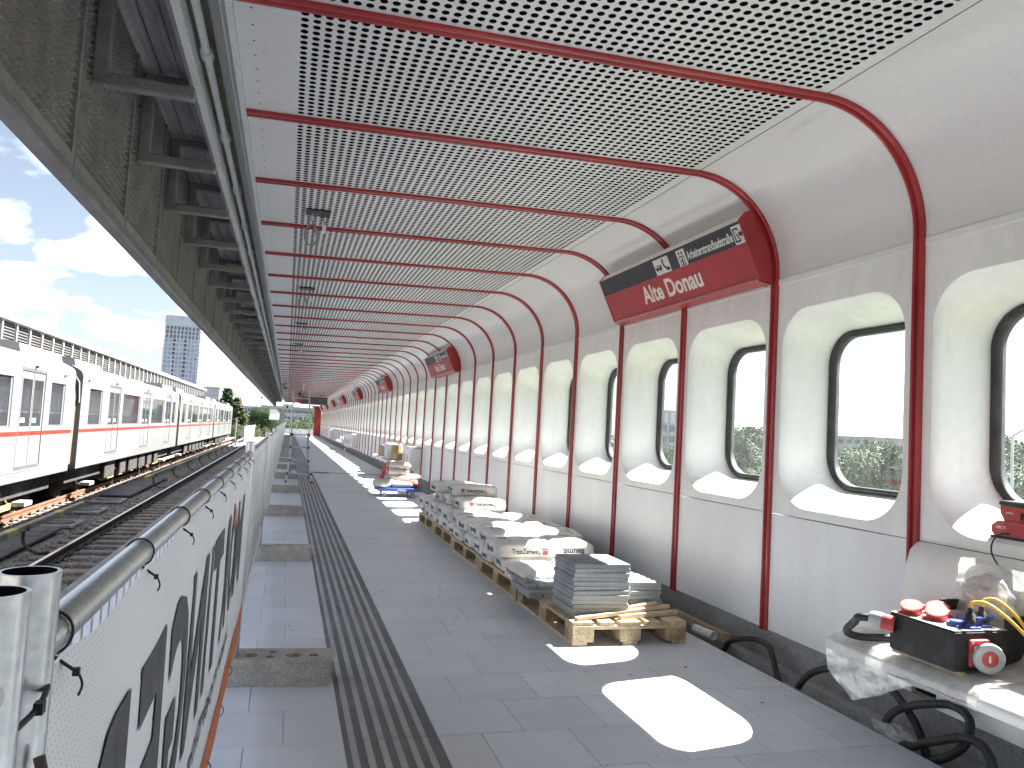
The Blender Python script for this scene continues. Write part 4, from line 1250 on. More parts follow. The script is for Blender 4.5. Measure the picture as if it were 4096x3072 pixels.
bag(2.46, 6.42, Z2, 87, 3, 'cement bag behind the slab stacks, its end reading Baumit upside down, second layer')
c1 = 0
for i, y in enumerate((6.33, 6.75, 7.16, 7.56, 7.98, 8.40, 8.80, 9.20, 9.62, 10.04, 10.44)):
    bag(2.10 + .004 * i + random.uniform(-.02, .02), y, Z1, random.uniform(-3, 3) + 180 * (i % 2), i + 1, f'{ORD[i]} crosswise cement bag from the camera in the bottom layer on the open side')
for i, y in enumerate((6.50, 7.09, 7.70, 8.30, 8.9, 9.5, 10.1)):
    bag(2.60 + random.uniform(-.01, .01), y, Z1, 90 + random.uniform(-3, 3), i, f'{ORD[i]} lengthwise cement bag from the camera in the bottom layer by the wall')
for i, y in enumerate((6.98, 7.42, 7.84, 8.24, 8.66, 9.1, 9.55, 10.0, 10.42)):
    bag(2.11 + .004 * i + random.uniform(-.025, .025), y, Z2, random.uniform(-4, 4), i + 2, f'{ORD[i]} crosswise cement bag from the camera in the second layer behind the TrassZement bag')
for i, y in enumerate((7.05, 7.62, 8.2)):
    bag(2.60 + random.uniform(-.015, .015), y, Z2, 90 + random.uniform(-4, 4), i + 1, f'{ORD[i]} lengthwise cement bag from the camera in the second layer by the wall')
bag(2.26, 8.78, Z3, 3, 1, 'cement bag of the third layer with TrassZement print upside down')
bag(2.22, 9.25, Z3, -4, 2, 'third layer cement bag just behind the upside down one')
bag(2.2, 9.68, Z3, 2, 0, 'farthest cement bag of the third layer')
bag(2.26, 9.12, Z4, -6, 3, 'topmost cement bag of the pile')
bag(2.12, 9.6, Z4 - .004, 4, 0, 'cement bag of the fourth layer behind the topmost bag', (0, 0))
# ------------------------------------------------------------------ dolly with sacks
dl = thing('platform_dolly', 'blue dolly with four grey wheels and PREIS lettering, loaded with sacks', 'dolly', (2.1, 14.5, 0))
b = MB(); b.bevel_box(1.70, 14.22, .112, 2.5, 15.0, .172, .006); deck = b.build('deck', 'blue_paint', dl)
b = MB(); put_text(b, 'PREIS', (2.07, 14.2185, .122), (1, 0, 0), (0, 0, 1), .155, .034, bold=.03); b.build('lettering', 'print_white', deck)
for k, (x, y) in enumerate(((1.84, 14.32), (2.36, 14.32), (1.84, 14.9), (2.36, 14.9))):
    b = MB(); b.cyl((x - .016, y, .042), (x + .016, y, .042), .042, 18, 0); b.cyl((x - .02, y, .042), (x + .02, y, .042), .012, 8, 1)
    w = b.build('wheel', ['wheel_grey', 'iron'], dl)
    b = MB(); b.prism([(y - .02, .042), (y + .02, .042), (y + .035, .112), (y - .035, .112)], 'x', x - .028, x - .022); b.prism([(y - .02, .042), (y + .02, .042), (y + .035, .112), (y - .035, .112)], 'x', x + .022, x + .028)
    b.build('caster_fork', 'iron', w)
def sack(x, y, z, L_, W_, H_, rot, seed, label, tilt=(0, 0), red=.09):
    rr = np.random.default_rng(seed); off = Vector(rr.uniform(0, 40, 3)); n = 22; mm = 14
    b = MB(); vs = []
    for i in range(n + 1):
        t = -1 + 2 * i / n
        prof = (1 - abs(t) ** 4.5) ** .5 if abs(t) < 1 else 0
        for j in range(mm):
            a = 2 * math.pi * j / mm
            ca, sa = math.cos(a), math.sin(a)
            cy = math.copysign(abs(ca) ** .7, ca) * W_ / 2 * (.55 + .45 * prof); cz = math.copysign(abs(sa) ** .8, sa) * H_ / 2 * prof
            p = Vector((t * L_ / 2, cy, cz)); nn = noise.noise(p * 8 + off) * .012
            p = p * (1 + nn * 3)
            vs.append((p.x, p.y, max(p.z, -H_ * .44) + H_ * .44))
    for i in range(n):
        f_ = [(i * mm + j, (i + 1) * mm + j, (i + 1) * mm + (j + 1) % mm, i * mm + (j + 1) % mm) for j in range(mm)]
        t = (i + .5) / n
        mi = (1 if t < red or red + .06 < t < red + .09 else (2 if t < red + .2 else 0)) if red < .3 else (1 if t < red or t > .88 else 0)
        b.add(vs, f_, mi, True)
    me = b.mesh('sack', ['sack_beige', 'sack_red', 'sack_lilac']); weld(me)
    o = put('sack', me, None, True, (x, y, z)); o.rotation_euler = (R(tilt[0]), R(tilt[1]), R(rot))
    for p_ in me.polygons: p_.use_smooth = True
    return tag(o, label, 'sack', 'sacks on the blue dolly')
sack(1.84, 14.45, .173, .5, .33, .17, 235, 1, 'beige sack with red edge at the left end of the dolly')
sack(2.13, 14.5, .173, .52, .36, .13, 4, 2, 'flat beige and red sack at the front middle of the dolly', red=.07)
sack(2.36, 14.62, .173, .5, .36, .15, 80, 3, 'red and white sack at the right end of the dolly', red=.36)
sack(2.04, 14.66, .29, .56, .36, .13, -12, 4, 'tilted red banded sack in the middle of the dolly load', (0, 4), red=.16)
sack(2.33, 14.74, .305, .46, .34, .12, 14, 5, 'sunlit white sack on the right of the dolly load', red=.04)
sack(2.05, 14.66, .40, .52, .34, .14, 8, 6, 'second sack from the top of the dolly load')
sack(2.1, 14.68, .52, .52, .34, .13, -6, 7, 'topmost sack of the dolly load')

# ------------------------------------------------------------------ ladder
ld = thing('folding_ladder', 'aluminium folding ladder with black joints standing on the guidance strip', 'ladder', (.32, 17.0, 0))
def rail(pts, r_=.016): 
    b = MB(); b.tube(smooth_path(pts, 4), r_, 8); return b.build('side_rail', 'aluminium', ld)
fl_ = [(.057, 16.9, .03), (.085, 17.0, .3), (.105, 17.1, .55), (.10, 17.28, 1.02), (.085, 17.5, 1.99)]
fr_ = [(.595, 16.88, .03), (.545, 17.0, .3), (.498, 17.1, .55), (.475, 17.28, 1.02), (.432, 17.5, 1.99)]
bl_ = [(.115, 17.3, 1.02), (.12, 17.75, .5), (.13, 18.2, .03)]; br_ = [(.455, 17.3, 1.02), (.49, 17.75, .5), (.555, 18.2, .03)]
for p in (fl_, fr_, bl_, br_): rail(p)
def at_z(path, z):
    pp = smooth_path(path, 8)
    return min(pp, key=lambda q: abs(q.z - z))
for z in (.19, .465, .75, 1.02, 1.29, 1.56, 1.83):
    a, c = at_z(fl_, z), at_z(fr_, z)
    b = MB(); b.box(a.x, a.y - .016, z - .013, c.x, a.y + .016, z + .013); b.build('rung', 'aluminium', ld)
for z in (.19, .465, .75):
    a, c = at_z(bl_, z), at_z(br_, z)
    b = MB(); b.box(a.x, a.y - .016, z - .013, c.x, a.y + .016, z + .013); b.build('rung', 'aluminium', ld)
for p in (fl_, fr_):
    for z in (.19, .465, .75):
        a = at_z(p, z); b = MB(); b.bevel_box(a.x - .022, a.y - .024, z - .024, a.x + .022, a.y + .024, z + .024, .005); b.build('rung_sleeve', 'black_plastic', ld)
    a = at_z(p, 1.02); b = MB(); b.cyl((a.x - .035, a.y, 1.02), (a.x + .035, a.y, 1.02), .034, 14); b.build('hinge', 'black_plastic' if p is fl_ else 'red_plastic', ld)
    b = MB(); e = p[0]; b.bevel_box(e[0] - .022, e[1] - .022, 0.001, e[0] + .022, e[1] + .022, .045, .004); ff = b.build('foot_cap', 'black_plastic', ld)
    b = MB(); b.bevel_box(e[0] - .02, e[1] - .02, .0455, e[0] + .02, e[1] + .02, .1, .004); b.build('yellow_band', 'yellow_cable', ff)
for p in (bl_, br_):
    b = MB(); e = p[-1]; b.bevel_box(e[0] - .022, e[1] - .022, .001, e[0] + .022, e[1] + .022, .045, .004); ff = b.build('foot_cap', 'black_plastic', ld)
    b = MB(); b.bevel_box(e[0] - .02, e[1] - .02, .0455, e[0] + .02, e[1] + .02, .1, .004); b.build('yellow_band', 'yellow_cable', ff)

# ------------------------------------------------------------------ benches, bins and what lies on them
BP = [(3.052, .899), (3.03, .895), (2.985, .86), (2.95, .78), (2.93, .68), (2.905, .58), (2.86, .515), (2.78, .487), (2.66, .475), (2.56, .462), (2.515, .44), (2.503, .415),
      (2.515, .395), (2.57, .378), (2.66, .362), (2.78, .345), (2.92, .325), (3.073, .30)]
def bench(y0, y1, label):
    t = thing('wall_bench', label, 'bench', (2.8, y0, .3), 'white moulded wall benches')
    b = MB(); n = len(BP)
    secs = [(y0, .0), (y0 + .012, .55), (y0 + .03, .8), (y0 + .07, .95), (y0 + .13, 1.0), (y1 - .13, 1.0), (y1 - .07, .95), (y1 - .03, .8), (y1 - .012, .55), (y1, .0)]
    vs = []
    cx = 3.0
    for y, k in secs:
        kk = .72 + .28 * k
        for (x, z) in BP: vs.append((cx + (x - cx) * kk if x < cx else x, y, .43 + (z - .43) * (.9 + .1 * k) if z < .52 else z))
    fs = [(i * n + j, i * n + j + 1, (i + 1) * n + j + 1, (i + 1) * n + j) for i in range(len(secs) - 1) for j in range(n - 1)]
    b.add(vs, fs, 0, True); b.add(vs[:n], [tuple(range(n))]); b.add(vs[-n:], [tuple(range(n - 1, -1, -1))])
    b.build('seat_shell', 'white_grp', t)
    b = MB(); b.box(2.96, y0 + .2, .16, 3.07, y1 - .2, .33); b.build('bracket_rail', 'white_steel', t)
    return t
bench(-.49, 3.05, 'nearest white moulded wall bench, dusty and covered with plastic film')
bench(18.62, 23.2, 'middle white wall bench beside a white bin, with boxes on it')
bench(37.6, 41.2, 'far white wall bench beside a bin with bottles')
def bin_(y0, y1, x0, label, z0=.32, zt=.83):
    t = thing('litter_bin', label, 'bin', (2.9, y0, z0), 'white wall bins')
    b = MB(); b.bevel_box(x0, y0, z0, 3.05, y1, zt, .02); bd = b.build('bin_body', 'white_grp', t)
    b = MB(); b.box(x0 - .003, y0 + .25 * (y1 - y0), z0 + .15, x0 - .001, y0 + .36 * (y1 - y0), z0 + .37); b.build('orange_sticker', 'orange', bd)
    b = MB(); b.box(x0 - .003, y0 + .68 * (y1 - y0), z0 + .15, x0 - .001, y0 + .79 * (y1 - y0), z0 + .37); b.build('purple_sticker', 'red_plastic', bd)
    b = MB(); b.box(x0 + .03, y0 + .08, zt, 3.02, y1 - .08, zt + .012); b.build('bin_lid', 'grey_plastic', t)
    return t
bin_(17.5, 18.55, 2.76, 'white wall bin with two coloured stickers beside the loaded dolly')
bin_(34.0, 35.3, 2.78, 'far white wall bin with small things on its lid', .3, .88)
bin_(53.0, 54.2, 2.8, 'farthest white wall bin near the red end portal', .3, .88)
def carton(x0, y0, z0, x1, y1, z1, mt, label, rz=0):
    t = thing('carton', label, 'box', ((x0 + x1) / 2, (y0 + y1) / 2, z0), None, rz)
    cx, cy = (x0 + x1) / 2, (y0 + y1) / 2
    b = MB(); b.bevel_box(x0 - cx, y0 - cy, 0, x1 - cx, y1 - cy, z1 - z0, .006); b.build('body', mt, t, False)
    b = MB(); b.box(x0 - cx - .001, -.025, z1 - z0 + .0005, x1 - cx + .001, .025, z1 - z0 + .002); b.build('tape', 'paper_white', t, False)
    b = MB(); b.add([(x0 - cx, y0 - cy, z1 - z0), (x1 - cx, y0 - cy, z1 - z0), (x1 - cx + .02, y0 - cy - .09, z1 - z0 + .05), (x0 - cx + .02, y0 - cy - .09, z1 - z0 + .05)], [(0, 1, 2, 3), (3, 2, 1, 0)]); b.build('flap', mt, t, False)
    return t
carton(2.62, 21.4, .478, 2.86, 22.2, .78, 'cardboard', 'brown cardboard box at the left end of the middle bench', R(4))
carton(2.6, 20.0, .478, 2.85, 21.1, .86, 'paper_white', 'tall white carton on the middle bench beside the brown box', R(-3))
# paper sack with handle
t = thing('paper_bag', 'open brown paper bag with handles on the middle bench', 'bag', (2.72, 19.35, .478))
b = MB(); n = 16; rings = []
for z, rx, ry_ in ((0, .12, .32), (.03, .125, .33), (.18, .13, .34), (.28, .12, .32), (.37, .115, .3), (.372, .108, .29), (.2, .11, .3), (.01, .1, .28)):
    rings.append([(2.72 + rx * math.copysign(abs(math.cos(2 * math.pi * j / n)) ** .6, math.cos(2 * math.pi * j / n)) + random.uniform(-.006, .006), 19.35 + ry_ * math.copysign(abs(math.sin(2 * math.pi * j / n)) ** .6, math.sin(2 * math.pi * j / n)), .478 + z) for j in range(n)])
vs = [p for r_ in rings for p in r_]
b.add(vs, [(i * n + j, i * n + (j + 1) % n, (i + 1) * n + (j + 1) % n, (i + 1) * n + j) for i in range(7) for j in range(n)], 0, False)
b.build('bag_body', 'cardboard', t)
b = MB(); b.tube(smooth_path([(2.62, 19.2, .84), (2.6, 19.25, .9), (2.6, 19.4, .91), (2.62, 19.48, .84)], 5), .008, 6); b.build('handle', 'cardboard', t)
b = MB(); b.box(2.8, 17.75, .8435, 3.0, 18.2, .856); tag(b.build('flat_parcel', 'paper_white'), 'flat pale parcel lying on the lid of the near bin', 'parcel')
b = MB(); b.box(2.83, 17.72, .8575, 2.98, 18.1, .872); tag(b.build('wood_offcut', 'fresh_wood'), 'yellow wood offcut on top of the pale parcel', 'wood')
for k, (x, y, z) in enumerate(((2.7, 38.5, .478), (2.66, 39.6, .478), (2.62, 35.6, .002))):
    b = MB(); prof = [(.0, 0), (.032, .002), (.034, .02), (.034, .15), (.03, .18), (.013, .21), (.013, .225)]
    q = thing('water_bottle', ['plastic water bottle standing at the near end of the far bench', 'second plastic water bottle on the far bench', 'plastic water bottle on the floor before the far bin'][k], 'bottle', (x, y, z))
    vs = []; n = 12
    for r_, h in prof: vs += [(max(r_, .001) * math.cos(2 * math.pi * j / n), max(r_, .001) * math.sin(2 * math.pi * j / n), h) for j in range(n)]
    b.add(vs, [(i * n + j, i * n + (j + 1) % n, (i + 1) * n + (j + 1) % n, (i + 1) * n + j) for i in range(len(prof) - 1) for j in range(n)], 0, True); b.build('bottle_body', 'paper_white', q, False)
    b = MB(); b.cyl((0, 0, .225), (0, 0, .242), .015, 10); b.build('cap', 'blue_plastic', q, False)
# ------------------------------------------------------------------ power distributor on the near bench
pb = thing('power_distributor', 'dusty black power distributor box with red and blue sockets on the near bench', 'power box', (2.72, 2.5, .49))
b = MB(); b.bevel_box(2.535, 2.36, .495, 2.97, 2.69, .648, .006); body = b.build('case', 'box_rubber', pb)
b = MB(); b.box(2.538, 2.363, .6485, 2.80, 2.687, .651); b.build('socket_panel', 'dusty_panel', body)
b = MB(); b.box(2.80, 2.362, .6485, 2.97, 2.375, .70); b.box(2.80, 2.676, .6485, 2.97, 2.689, .70); b.box(2.957, 2.375, .6485, 2.97, 2.676, .70)
b.build('case_rim', 'box_rubber', body)
b = MB(); b.box(2.803, 2.378, .6487, 2.955, 2.674, .656)
for k in range(6): b.box(2.82 + k * .02, 2.40, .656, 2.832 + k * .02, 2.65, .661)
b.build('fuse_cover', 'dusty_panel', body)
for x in (2.56, 2.90):
    b = MB(); b.box(x, 2.355, .478, x + .025, 2.70, .4945); b.build('skid', 'pallet_wood', pb)
def cee(x, y, z, tilt, r_=.040):
    b = MB(); b.bevel_box(x - .042, y - .042, z, x + .042, y + .042, z + .008, .004); base = b.build('socket_flange', 'red_plastic', pb)
    b = MB(); d = Vector((-.35 * tilt, -.25, 1)).normalized(); p = Vector((x, y, z + .008))
    b.tube([p, p + d * .028, p + d * .03, p + d * .036], [r_, r_ * 1.02, r_ * 1.12, r_ * 1.08], 20, 0)
    cap = b.build('socket_cap', 'red_plastic', base)
    b = MB(); c = p + d * .0368; u = d.orthogonal().normalized(); w = d.cross(u)
    b.add([c + (u * math.cos(a) + w * math.sin(a)) * r_ * 1.0 for a in [2 * math.pi * i / 20 for i in range(20)]], [tuple(range(20))]); b.build('cap_face', 'dusty_red', base)
    b = MB(); h = p + d * .03 + Vector((.045, .0, 0)); b.bevel_box(h.x - .012, h.y - .016, h.z - .012, h.x + .012, h.y + .016, h.z + .008, .003); b.build('cap_hinge', 'red_plastic', base)
cee(2.595, 2.63, .651, 1); cee(2.625, 2.53, .651, 1); cee(2.70, 2.60, .651, 1)
def schuko(x, y, plug):
    b = MB(); b.bevel_box(x - .028, y - .028, .651, x + .028, y + .028, .662, .003); base = b.build('socket_flange', 'blue_plastic', pb)
    b = MB(); b.cyl((x, y, .662), (x, y, .668), .024, 18); b.build('socket_ring', 'blue_plastic', base)
    if plug:
        b = MB(); b.tube([(x, y, .668), (x, y, .684), (x, y, .686), (x, y, .705), (x, y, .708), (x, y, .73)], [.021, .021, .018, .018, .011, .01], 16); b.build('plug', 'black_plastic', base)
        b = MB(); b.tube([(x + .03, y, .664), (x + .034, y, .69), (x + .034, y, .694)], [.004, .022, .022], 14); q = b.build('open_lid', 'blue_plastic', base)
    else:
        b = MB(); b.cyl((x, y, .668), (x, y, .674), .027, 18); b.build('closed_lid', 'blue_plastic', base)
schuko(2.62, 2.43, False); schuko(2.655, 2.40, True); schuko(2.735, 2.42, True); schuko(2.72, 2.49, False)
# big round inlet on the front, with square red flange
b = MB(); b.bevel_box(2.60, 2.346, .515, 2.70, 2.3595, .62, .005); fl2 = b.build('inlet_flange', 'red_plastic', pb)
for sx, sz in ((2.61, .526), (2.61, .609), (2.69, .609), (2.69, .526)):
    b = MB(); b.cyl((sx, 2.344, sz), (sx, 2.347, sz), .005, 8); b.build('screw', 'aluminium', fl2)
b = MB(); c0 = Vector((2.66, 2.346, .562)); dd = Vector((-.38, -.92, -.04)).normalized()
b.tube([c0, c0 + dd * .03], [.044, .05], 24); b.build('inlet_body', 'red_plastic', fl2)
b = MB(); b.tube([c0 + dd * .03, c0 + dd * .034, c0 + dd * .052, c0 + dd * .056], [.05, .058, .058, .054], 30); b.build('inlet_ring', 'grey_plastic', fl2)
def disc(c, d, r_, n=28):
    u = d.orthogonal().normalized(); w = d.cross(u); return [c + (u * math.cos(2 * math.pi * i / n) + w * math.sin(2 * math.pi * i / n)) * r_ for i in range(n)]
b = MB(); b.add(disc(c0 + dd * .0575, dd, .031), [tuple(range(28))]); b.build('inlet_face', 'red_plastic', fl2)
b = MB(); cc = c0 + dd * .0588; b.quad(cc + Vector((-.009, 0, -.013)), cc + Vector((.009, 0, -.013)), cc + Vector((.009, 0, .013)), cc + Vector((-.009, 0, .013))); b.build('inlet_label', 'sign_white', fl2)
# feed connector on the far side with thick black cable
b = MB(); c1 = Vector((2.534, 2.66, .60)); d1 = Vector((-.62, .75, .12)).normalized()
b.tube([c1, c1 + d1 * .05], [.036, .034], 18, 0); cn = b.build('feed_connector', 'red_plastic', pb)
b = MB(); b.tube([c1 + d1 * .05, c1 + d1 * .056, c1 + d1 * .085, c1 + d1 * .1], [.036, .036, .033, .026], 18); b.build('connector_sleeve', 'grey_plastic', cn)
e1 = c1 + d1 * .09
def cable(pts, r_, mt, name, label, cat='cable', n=10, k=7):
    b = MB(); b.tube(smooth_path(pts, k), r_, n); return tag(b.build(name, mt), label, cat)
cable([e1, e1 + d1 * .05 + Vector((0, 0, -.01)), (2.47, 2.82, .575), (2.47, 2.87, .52), (2.53, 2.86, .497), (2.62, 2.80, .505), (2.80, 2.75, .51)], .017, 'black_cable', 'feed_cable', 'black feed cable curling from the red connector on the bench')
cable([(2.655, 2.40, .728), (2.66, 2.395, .75), (2.70, 2.36, .752), (2.76, 2.30, .69), (2.80, 2.22, .60), (2.83, 2.16, .53), (2.9, 2.1, .49)], .0068, 'yellow_cable', 'extension_cable', 'yellow extension cable from the left blue socket')
cable([(2.735, 2.42, .728), (2.74, 2.415, .755), (2.78, 2.39, .76), (2.83, 2.34, .70), (2.85, 2.27, .60), (2.86, 2.2, .53), (2.92, 2.12, .49)], .0068, 'yellow_cable', 'extension_cable', 'yellow extension cable from the right blue socket')
cable([(2.72, 2.14, .483), (2.76, 2.17, .484), (2.82, 2.17, .486), (2.88, 2.12, .49)], .008, 'yellow_cable', 'extension_cable', 'loose yellow cable end lying on the bench seat')
# heavy hoses in the trench and on the floor
cable([(2.86, 3.95, -.11), (2.86, 3.76, -.09), (2.86, 3.696, -.02), (2.86, 3.65, .04), (2.87, 3.6, .09), (2.88, 3.5, .145), (2.9, 3.377, .19), (2.93, 3.25, .2), (2.95, 3.1, .16), (2.95, 2.95, .05), (2.93, 2.85, -.1)], .0185, 'black_cable', 'supply_hose', 'thick black hose arching out of the trench in front of the plinth', n=12)
cable([(2.92, 4.8, -.12), (2.94, 4.66, -.11), (2.95, 4.588, -.069), (2.95, 4.527, .003), (2.96, 4.388, .063), (2.97, 4.24, .094), (2.97, 4.126, .085), (2.96, 4.068, .039), (2.94, 4.0, -.03), (2.91, 3.9, -.1), (2.88, 3.75, -.12)], .0175, 'black_cable', 'supply_hose', 'black hose looping beside the nearest pallet', n=12)
cable([(2.86, 3.3, -.12), (2.86, 3.15, -.09), (2.88, 3.078, -.009), (2.885, 3.06, .044), (2.89, 3.008, .102), (2.9, 2.927, .152), (2.91, 2.834, .192), (2.92, 2.746, .22), (2.92, 2.679, .22), (2.91, 2.628, .2), (2.895, 2.61, .158), (2.88, 2.62, .098), (2.87, 2.671, .036), (2.86, 2.745, -.018), (2.855, 2.82, -.06), (2.85, 2.95, -.11)], .0185, 'black_cable', 'supply_hose', 'thick black hose in an upright loop under the near bench', n=12)
cable([(2.83, 2.98, -.09), (2.83, 2.903, -.016), (2.83, 2.846, .003), (2.83, 2.776, .047), (2.83, 2.69, .092), (2.835, 2.608, .134), (2.84, 2.546, .149), (2.84, 2.491, .138), (2.84, 2.457, .1), (2.84, 2.44, .04), (2.84, 2.42, -.05), (2.85, 2.36, -.12)], .0185, 'black_cable', 'supply_hose', 'thick black hose crossing in front of the upright loop', n=12)
cable([(2.84, 5.4, -.1), (2.85, 4.9, -.11), (2.84, 4.2, -.10), (2.85, 3.5, -.11), (2.84, 2.9, -.1), (2.85, 2.2, -.11), (2.86, 1.4, -.12)], .019, 'black_cable', 'supply_hose', 'black cable lying along the trench beside the floor edge', n=10)
cable([(2.78, 4.0, .006), (2.74, 3.8, .006), (2.79, 3.66, .005), (2.83, 3.55, -.02), (2.9, 3.42, -.02), (2.86, 3.3, -.02)], .0016, 'sack_lilac', 'mason_string', 'thin pale string trailing over the floor edge', 'string', n=5)
# timber and pipe offcut in the trench
b = MB(); b.box(-.03, -.36, 0, .03, .36, .045); o = b.build('timber_beam', 'fresh_wood'); o.location = (3.03, 5.05, -.033); o.rotation_euler = (0, 0, R(1.5)); tag(o, 'brown timber beam lying along the plinth beside the pallet', 'beam')
b = MB(); n = 18
b.tube([(0, -.1, 0), (0, .1, 0)], .03, n, 0, caps=False); b.tube([(0, .1, 0), (0, -.1, 0)], .026, n, 0, caps=False)
for yy in (-.1, .1): b.add([(r_ * math.cos(2 * math.pi * i / n), yy, r_ * math.sin(2 * math.pi * i / n)) for r_ in (.03, .026) for i in range(n)], [(i, (i + 1) % n, n + (i + 1) % n, n + i) for i in range(n)])
o = b.build('pipe_offcut', 'paper_white'); o.location = (2.85, 4.68, .031); o.rotation_euler = (0, 0, R(8)); tag(o, 'short white plastic pipe offcut at the trench edge', 'pipe')
for k, (x, y, a) in enumerate(((1.95, 3.95, 20), (2.35, 4.05, 70), (2.46, 3.45, 0), (1.5, 5.3, 45))):
    b = MB(); b.add([(-.018, 0, .002), (-.004, -.009, .006), (.018, 0, .003), (-.002, .009, .004)], [(0, 1, 2, 3), (3, 2, 1, 0)])
    o = b.build('dry_leaf', 'bark'); o.location = (x, y, .001); o.rotation_euler = (0, 0, R(a))
    tag(o, ['dry leaf on the floor left of the sunlit patch', 'dry leaf near the pallet corner', 'dry leaf inside the sunlit patch', 'dry leaf beside the pallet row'][k], 'leaf', 'dry leaves on the floor')
# plastic film
def film(fn, nu, nv, name, label):
    b = MB(); vs = [fn(i / nu, j / nv) for i in range(nu + 1) for j in range(nv + 1)]
    b.add(vs, [(i * (nv + 1) + j, (i + 1) * (nv + 1) + j, (i + 1) * (nv + 1) + j + 1, i * (nv + 1) + j + 1) for i in range(nu) for j in range(nv)], 0, True)
    return tag(b.build(name, 'plastic_film'), label, 'plastic sheet')
def nz(x, y, z, s_=6): return noise.noise(Vector((x * s_, y * s_, z * s_)))
def bench_film(u, v):
    y = 3.02 - .80 * u
    # v runs from the wall over the seat and hangs over the front edge
    pr = [(2.93, .60), (2.87, .525), (2.76, .497), (2.62, .485), (2.535, .472), (2.496, .44), (2.487, .40), (2.492, .33), (2.50, .25)]
    hang = max(0.0, 1 - abs(u - .22) / .42)
    t = v * (len(pr) - 1); i = min(int(t), len(pr) - 2); f_ = t - i
    x = pr[i][0] * (1 - f_) + pr[i + 1][0] * f_; z = pr[i][1] * (1 - f_) + pr[i + 1][1] * f_
    if v > .75: z = .42 + (z - .42) * (.15 + 1.05 * hang); 
    w = .006 + .014 * max(0, v - .7) / .3
    x -= abs(nz(x, y, z, 9)) * w + .002; z += (nz(y, x, z, 11) * .5 + .5) * .007 + abs(nz(y, z, x, 25)) * .004
    return (x, y + .012 * nz(z, x, y, 8), z)
film(bench_film, 60, 44, 'plastic_sheet', 'crumpled clear plastic film draped over the bench front edge')
def wall_film(u, v):
    y = 2.70 - .60 * u; z = .88 - .22 * v - .05 * u * v + .02 * nz(u * 3, v * 3, 0, 1)
    x = 2.945 - .03 * v + .02 * nz(y, z, 1, 7) + .012 * nz(y, z, 4, 19) - .05 * (1 - abs(2 * u - .5)) * v * .5
    return (x - .02, y, z)
film(wall_film, 40, 26, 'plastic_sheet', 'clear plastic film hanging on the bench back above the box')
def blob_film(c, r_, seed, name, label):
    def fn(u, v):
        a = u * 2 * math.pi; t = v * math.pi * .8
        d = Vector((math.cos(a) * math.sin(t), math.sin(a) * math.sin(t), math.cos(t)))
        k = 1 + .5 * noise.noise(d * 1.8 + Vector((seed, 0, 0))) + .22 * noise.noise(d * 5 + Vector((0, seed, 0)))
        return (c[0] + d.x * r_[0] * k, c[1] + d.y * r_[1] * k, c[2] + d.z * r_[2] * k)
    return film(fn, 30, 16, name, label)
blob_film((2.86, 2.50, .73), (.05, .11, .09), 3, 'plastic_sheet', 'bunched plastic bag standing behind the black power box')
blob_film((2.80, 2.18, .53), (.05, .06, .075), 8, 'plastic_sheet', 'crumpled torn plastic bag at the right of the power box')
blob_film((2.86, 3.0, .0), (.05, .12, .04), 11, 'plastic_sheet', 'crumpled plastic scrap at the floor edge under the bench')
# tool battery charger on the sill
ch = thing('battery_charger', 'red and black tool battery charger standing on the nearest window sill', 'charger', (3.17, 2.58, .98))
b = MB(); b.prism([(2.46, .986), (2.675, .986), (2.69, 1.0), (2.69, 1.03), (2.66, 1.052), (2.47, 1.052)], 'x', 3.09, 3.22); base = b.build('charger_base', 'red_plastic', ch)
b = MB(); b.box(3.085, 2.455, .974, 3.225, 2.692, .9855); b.build('base_foot', 'black_plastic', base)
b = MB(); b.prism([(2.50, 1.0525), (2.635, 1.0525), (2.655, 1.085), (2.655, 1.118), (2.49, 1.118), (2.48, 1.08)], 'x', 3.10, 3.20); bat = b.build('battery', 'red_plastic', ch)
b = MB(); b.bevel_box(3.092, 2.485, 1.1185, 3.206, 2.66, 1.142, .006); b.build('battery_top', 'black_plastic', bat)
b = MB()
for k in range(5): b.box(3.0955, 2.50 + k * .012, 1.065, 3.0995, 2.507 + k * .012, 1.095)
b.build('battery_latch', 'black_plastic', bat)
b = MB(); put_text(b, 'HILTI', (3.0885, 2.665, 1.018), (0, -1, 0), (0, 0, 1), .045, .012, bold=.03); b.build('lettering', 'print_white', base)
b = MB()
for k in range(4): b.box(3.0985, 2.62 - k * .009, 1.087, 3.0995, 2.625 - k * .009, 1.093)
b.build('charge_lights', 'print_white', bat)
cable([(3.09, 2.60, 1.0), (3.05, 2.625, .99), (3.02, 2.63, .93), (3.0, 2.58, .87), (2.97, 2.5, .85), (2.94, 2.4, .82)], .0036, 'black_cable', 'charger_cable', 'thin black charger cable hanging from the sill')
cable([(2.94, 2.42, .80), (2.93, 2.44, .74), (2.93, 2.5, .71), (2.9, 2.56, .67), (2.88, 2.6, .70), (2.885, 2.64, .73), (2.9, 2.61, .745), (2.9, 2.57, .72)], .0045, 'black_cable', 'charger_cable', 'black cable curling behind the power box')

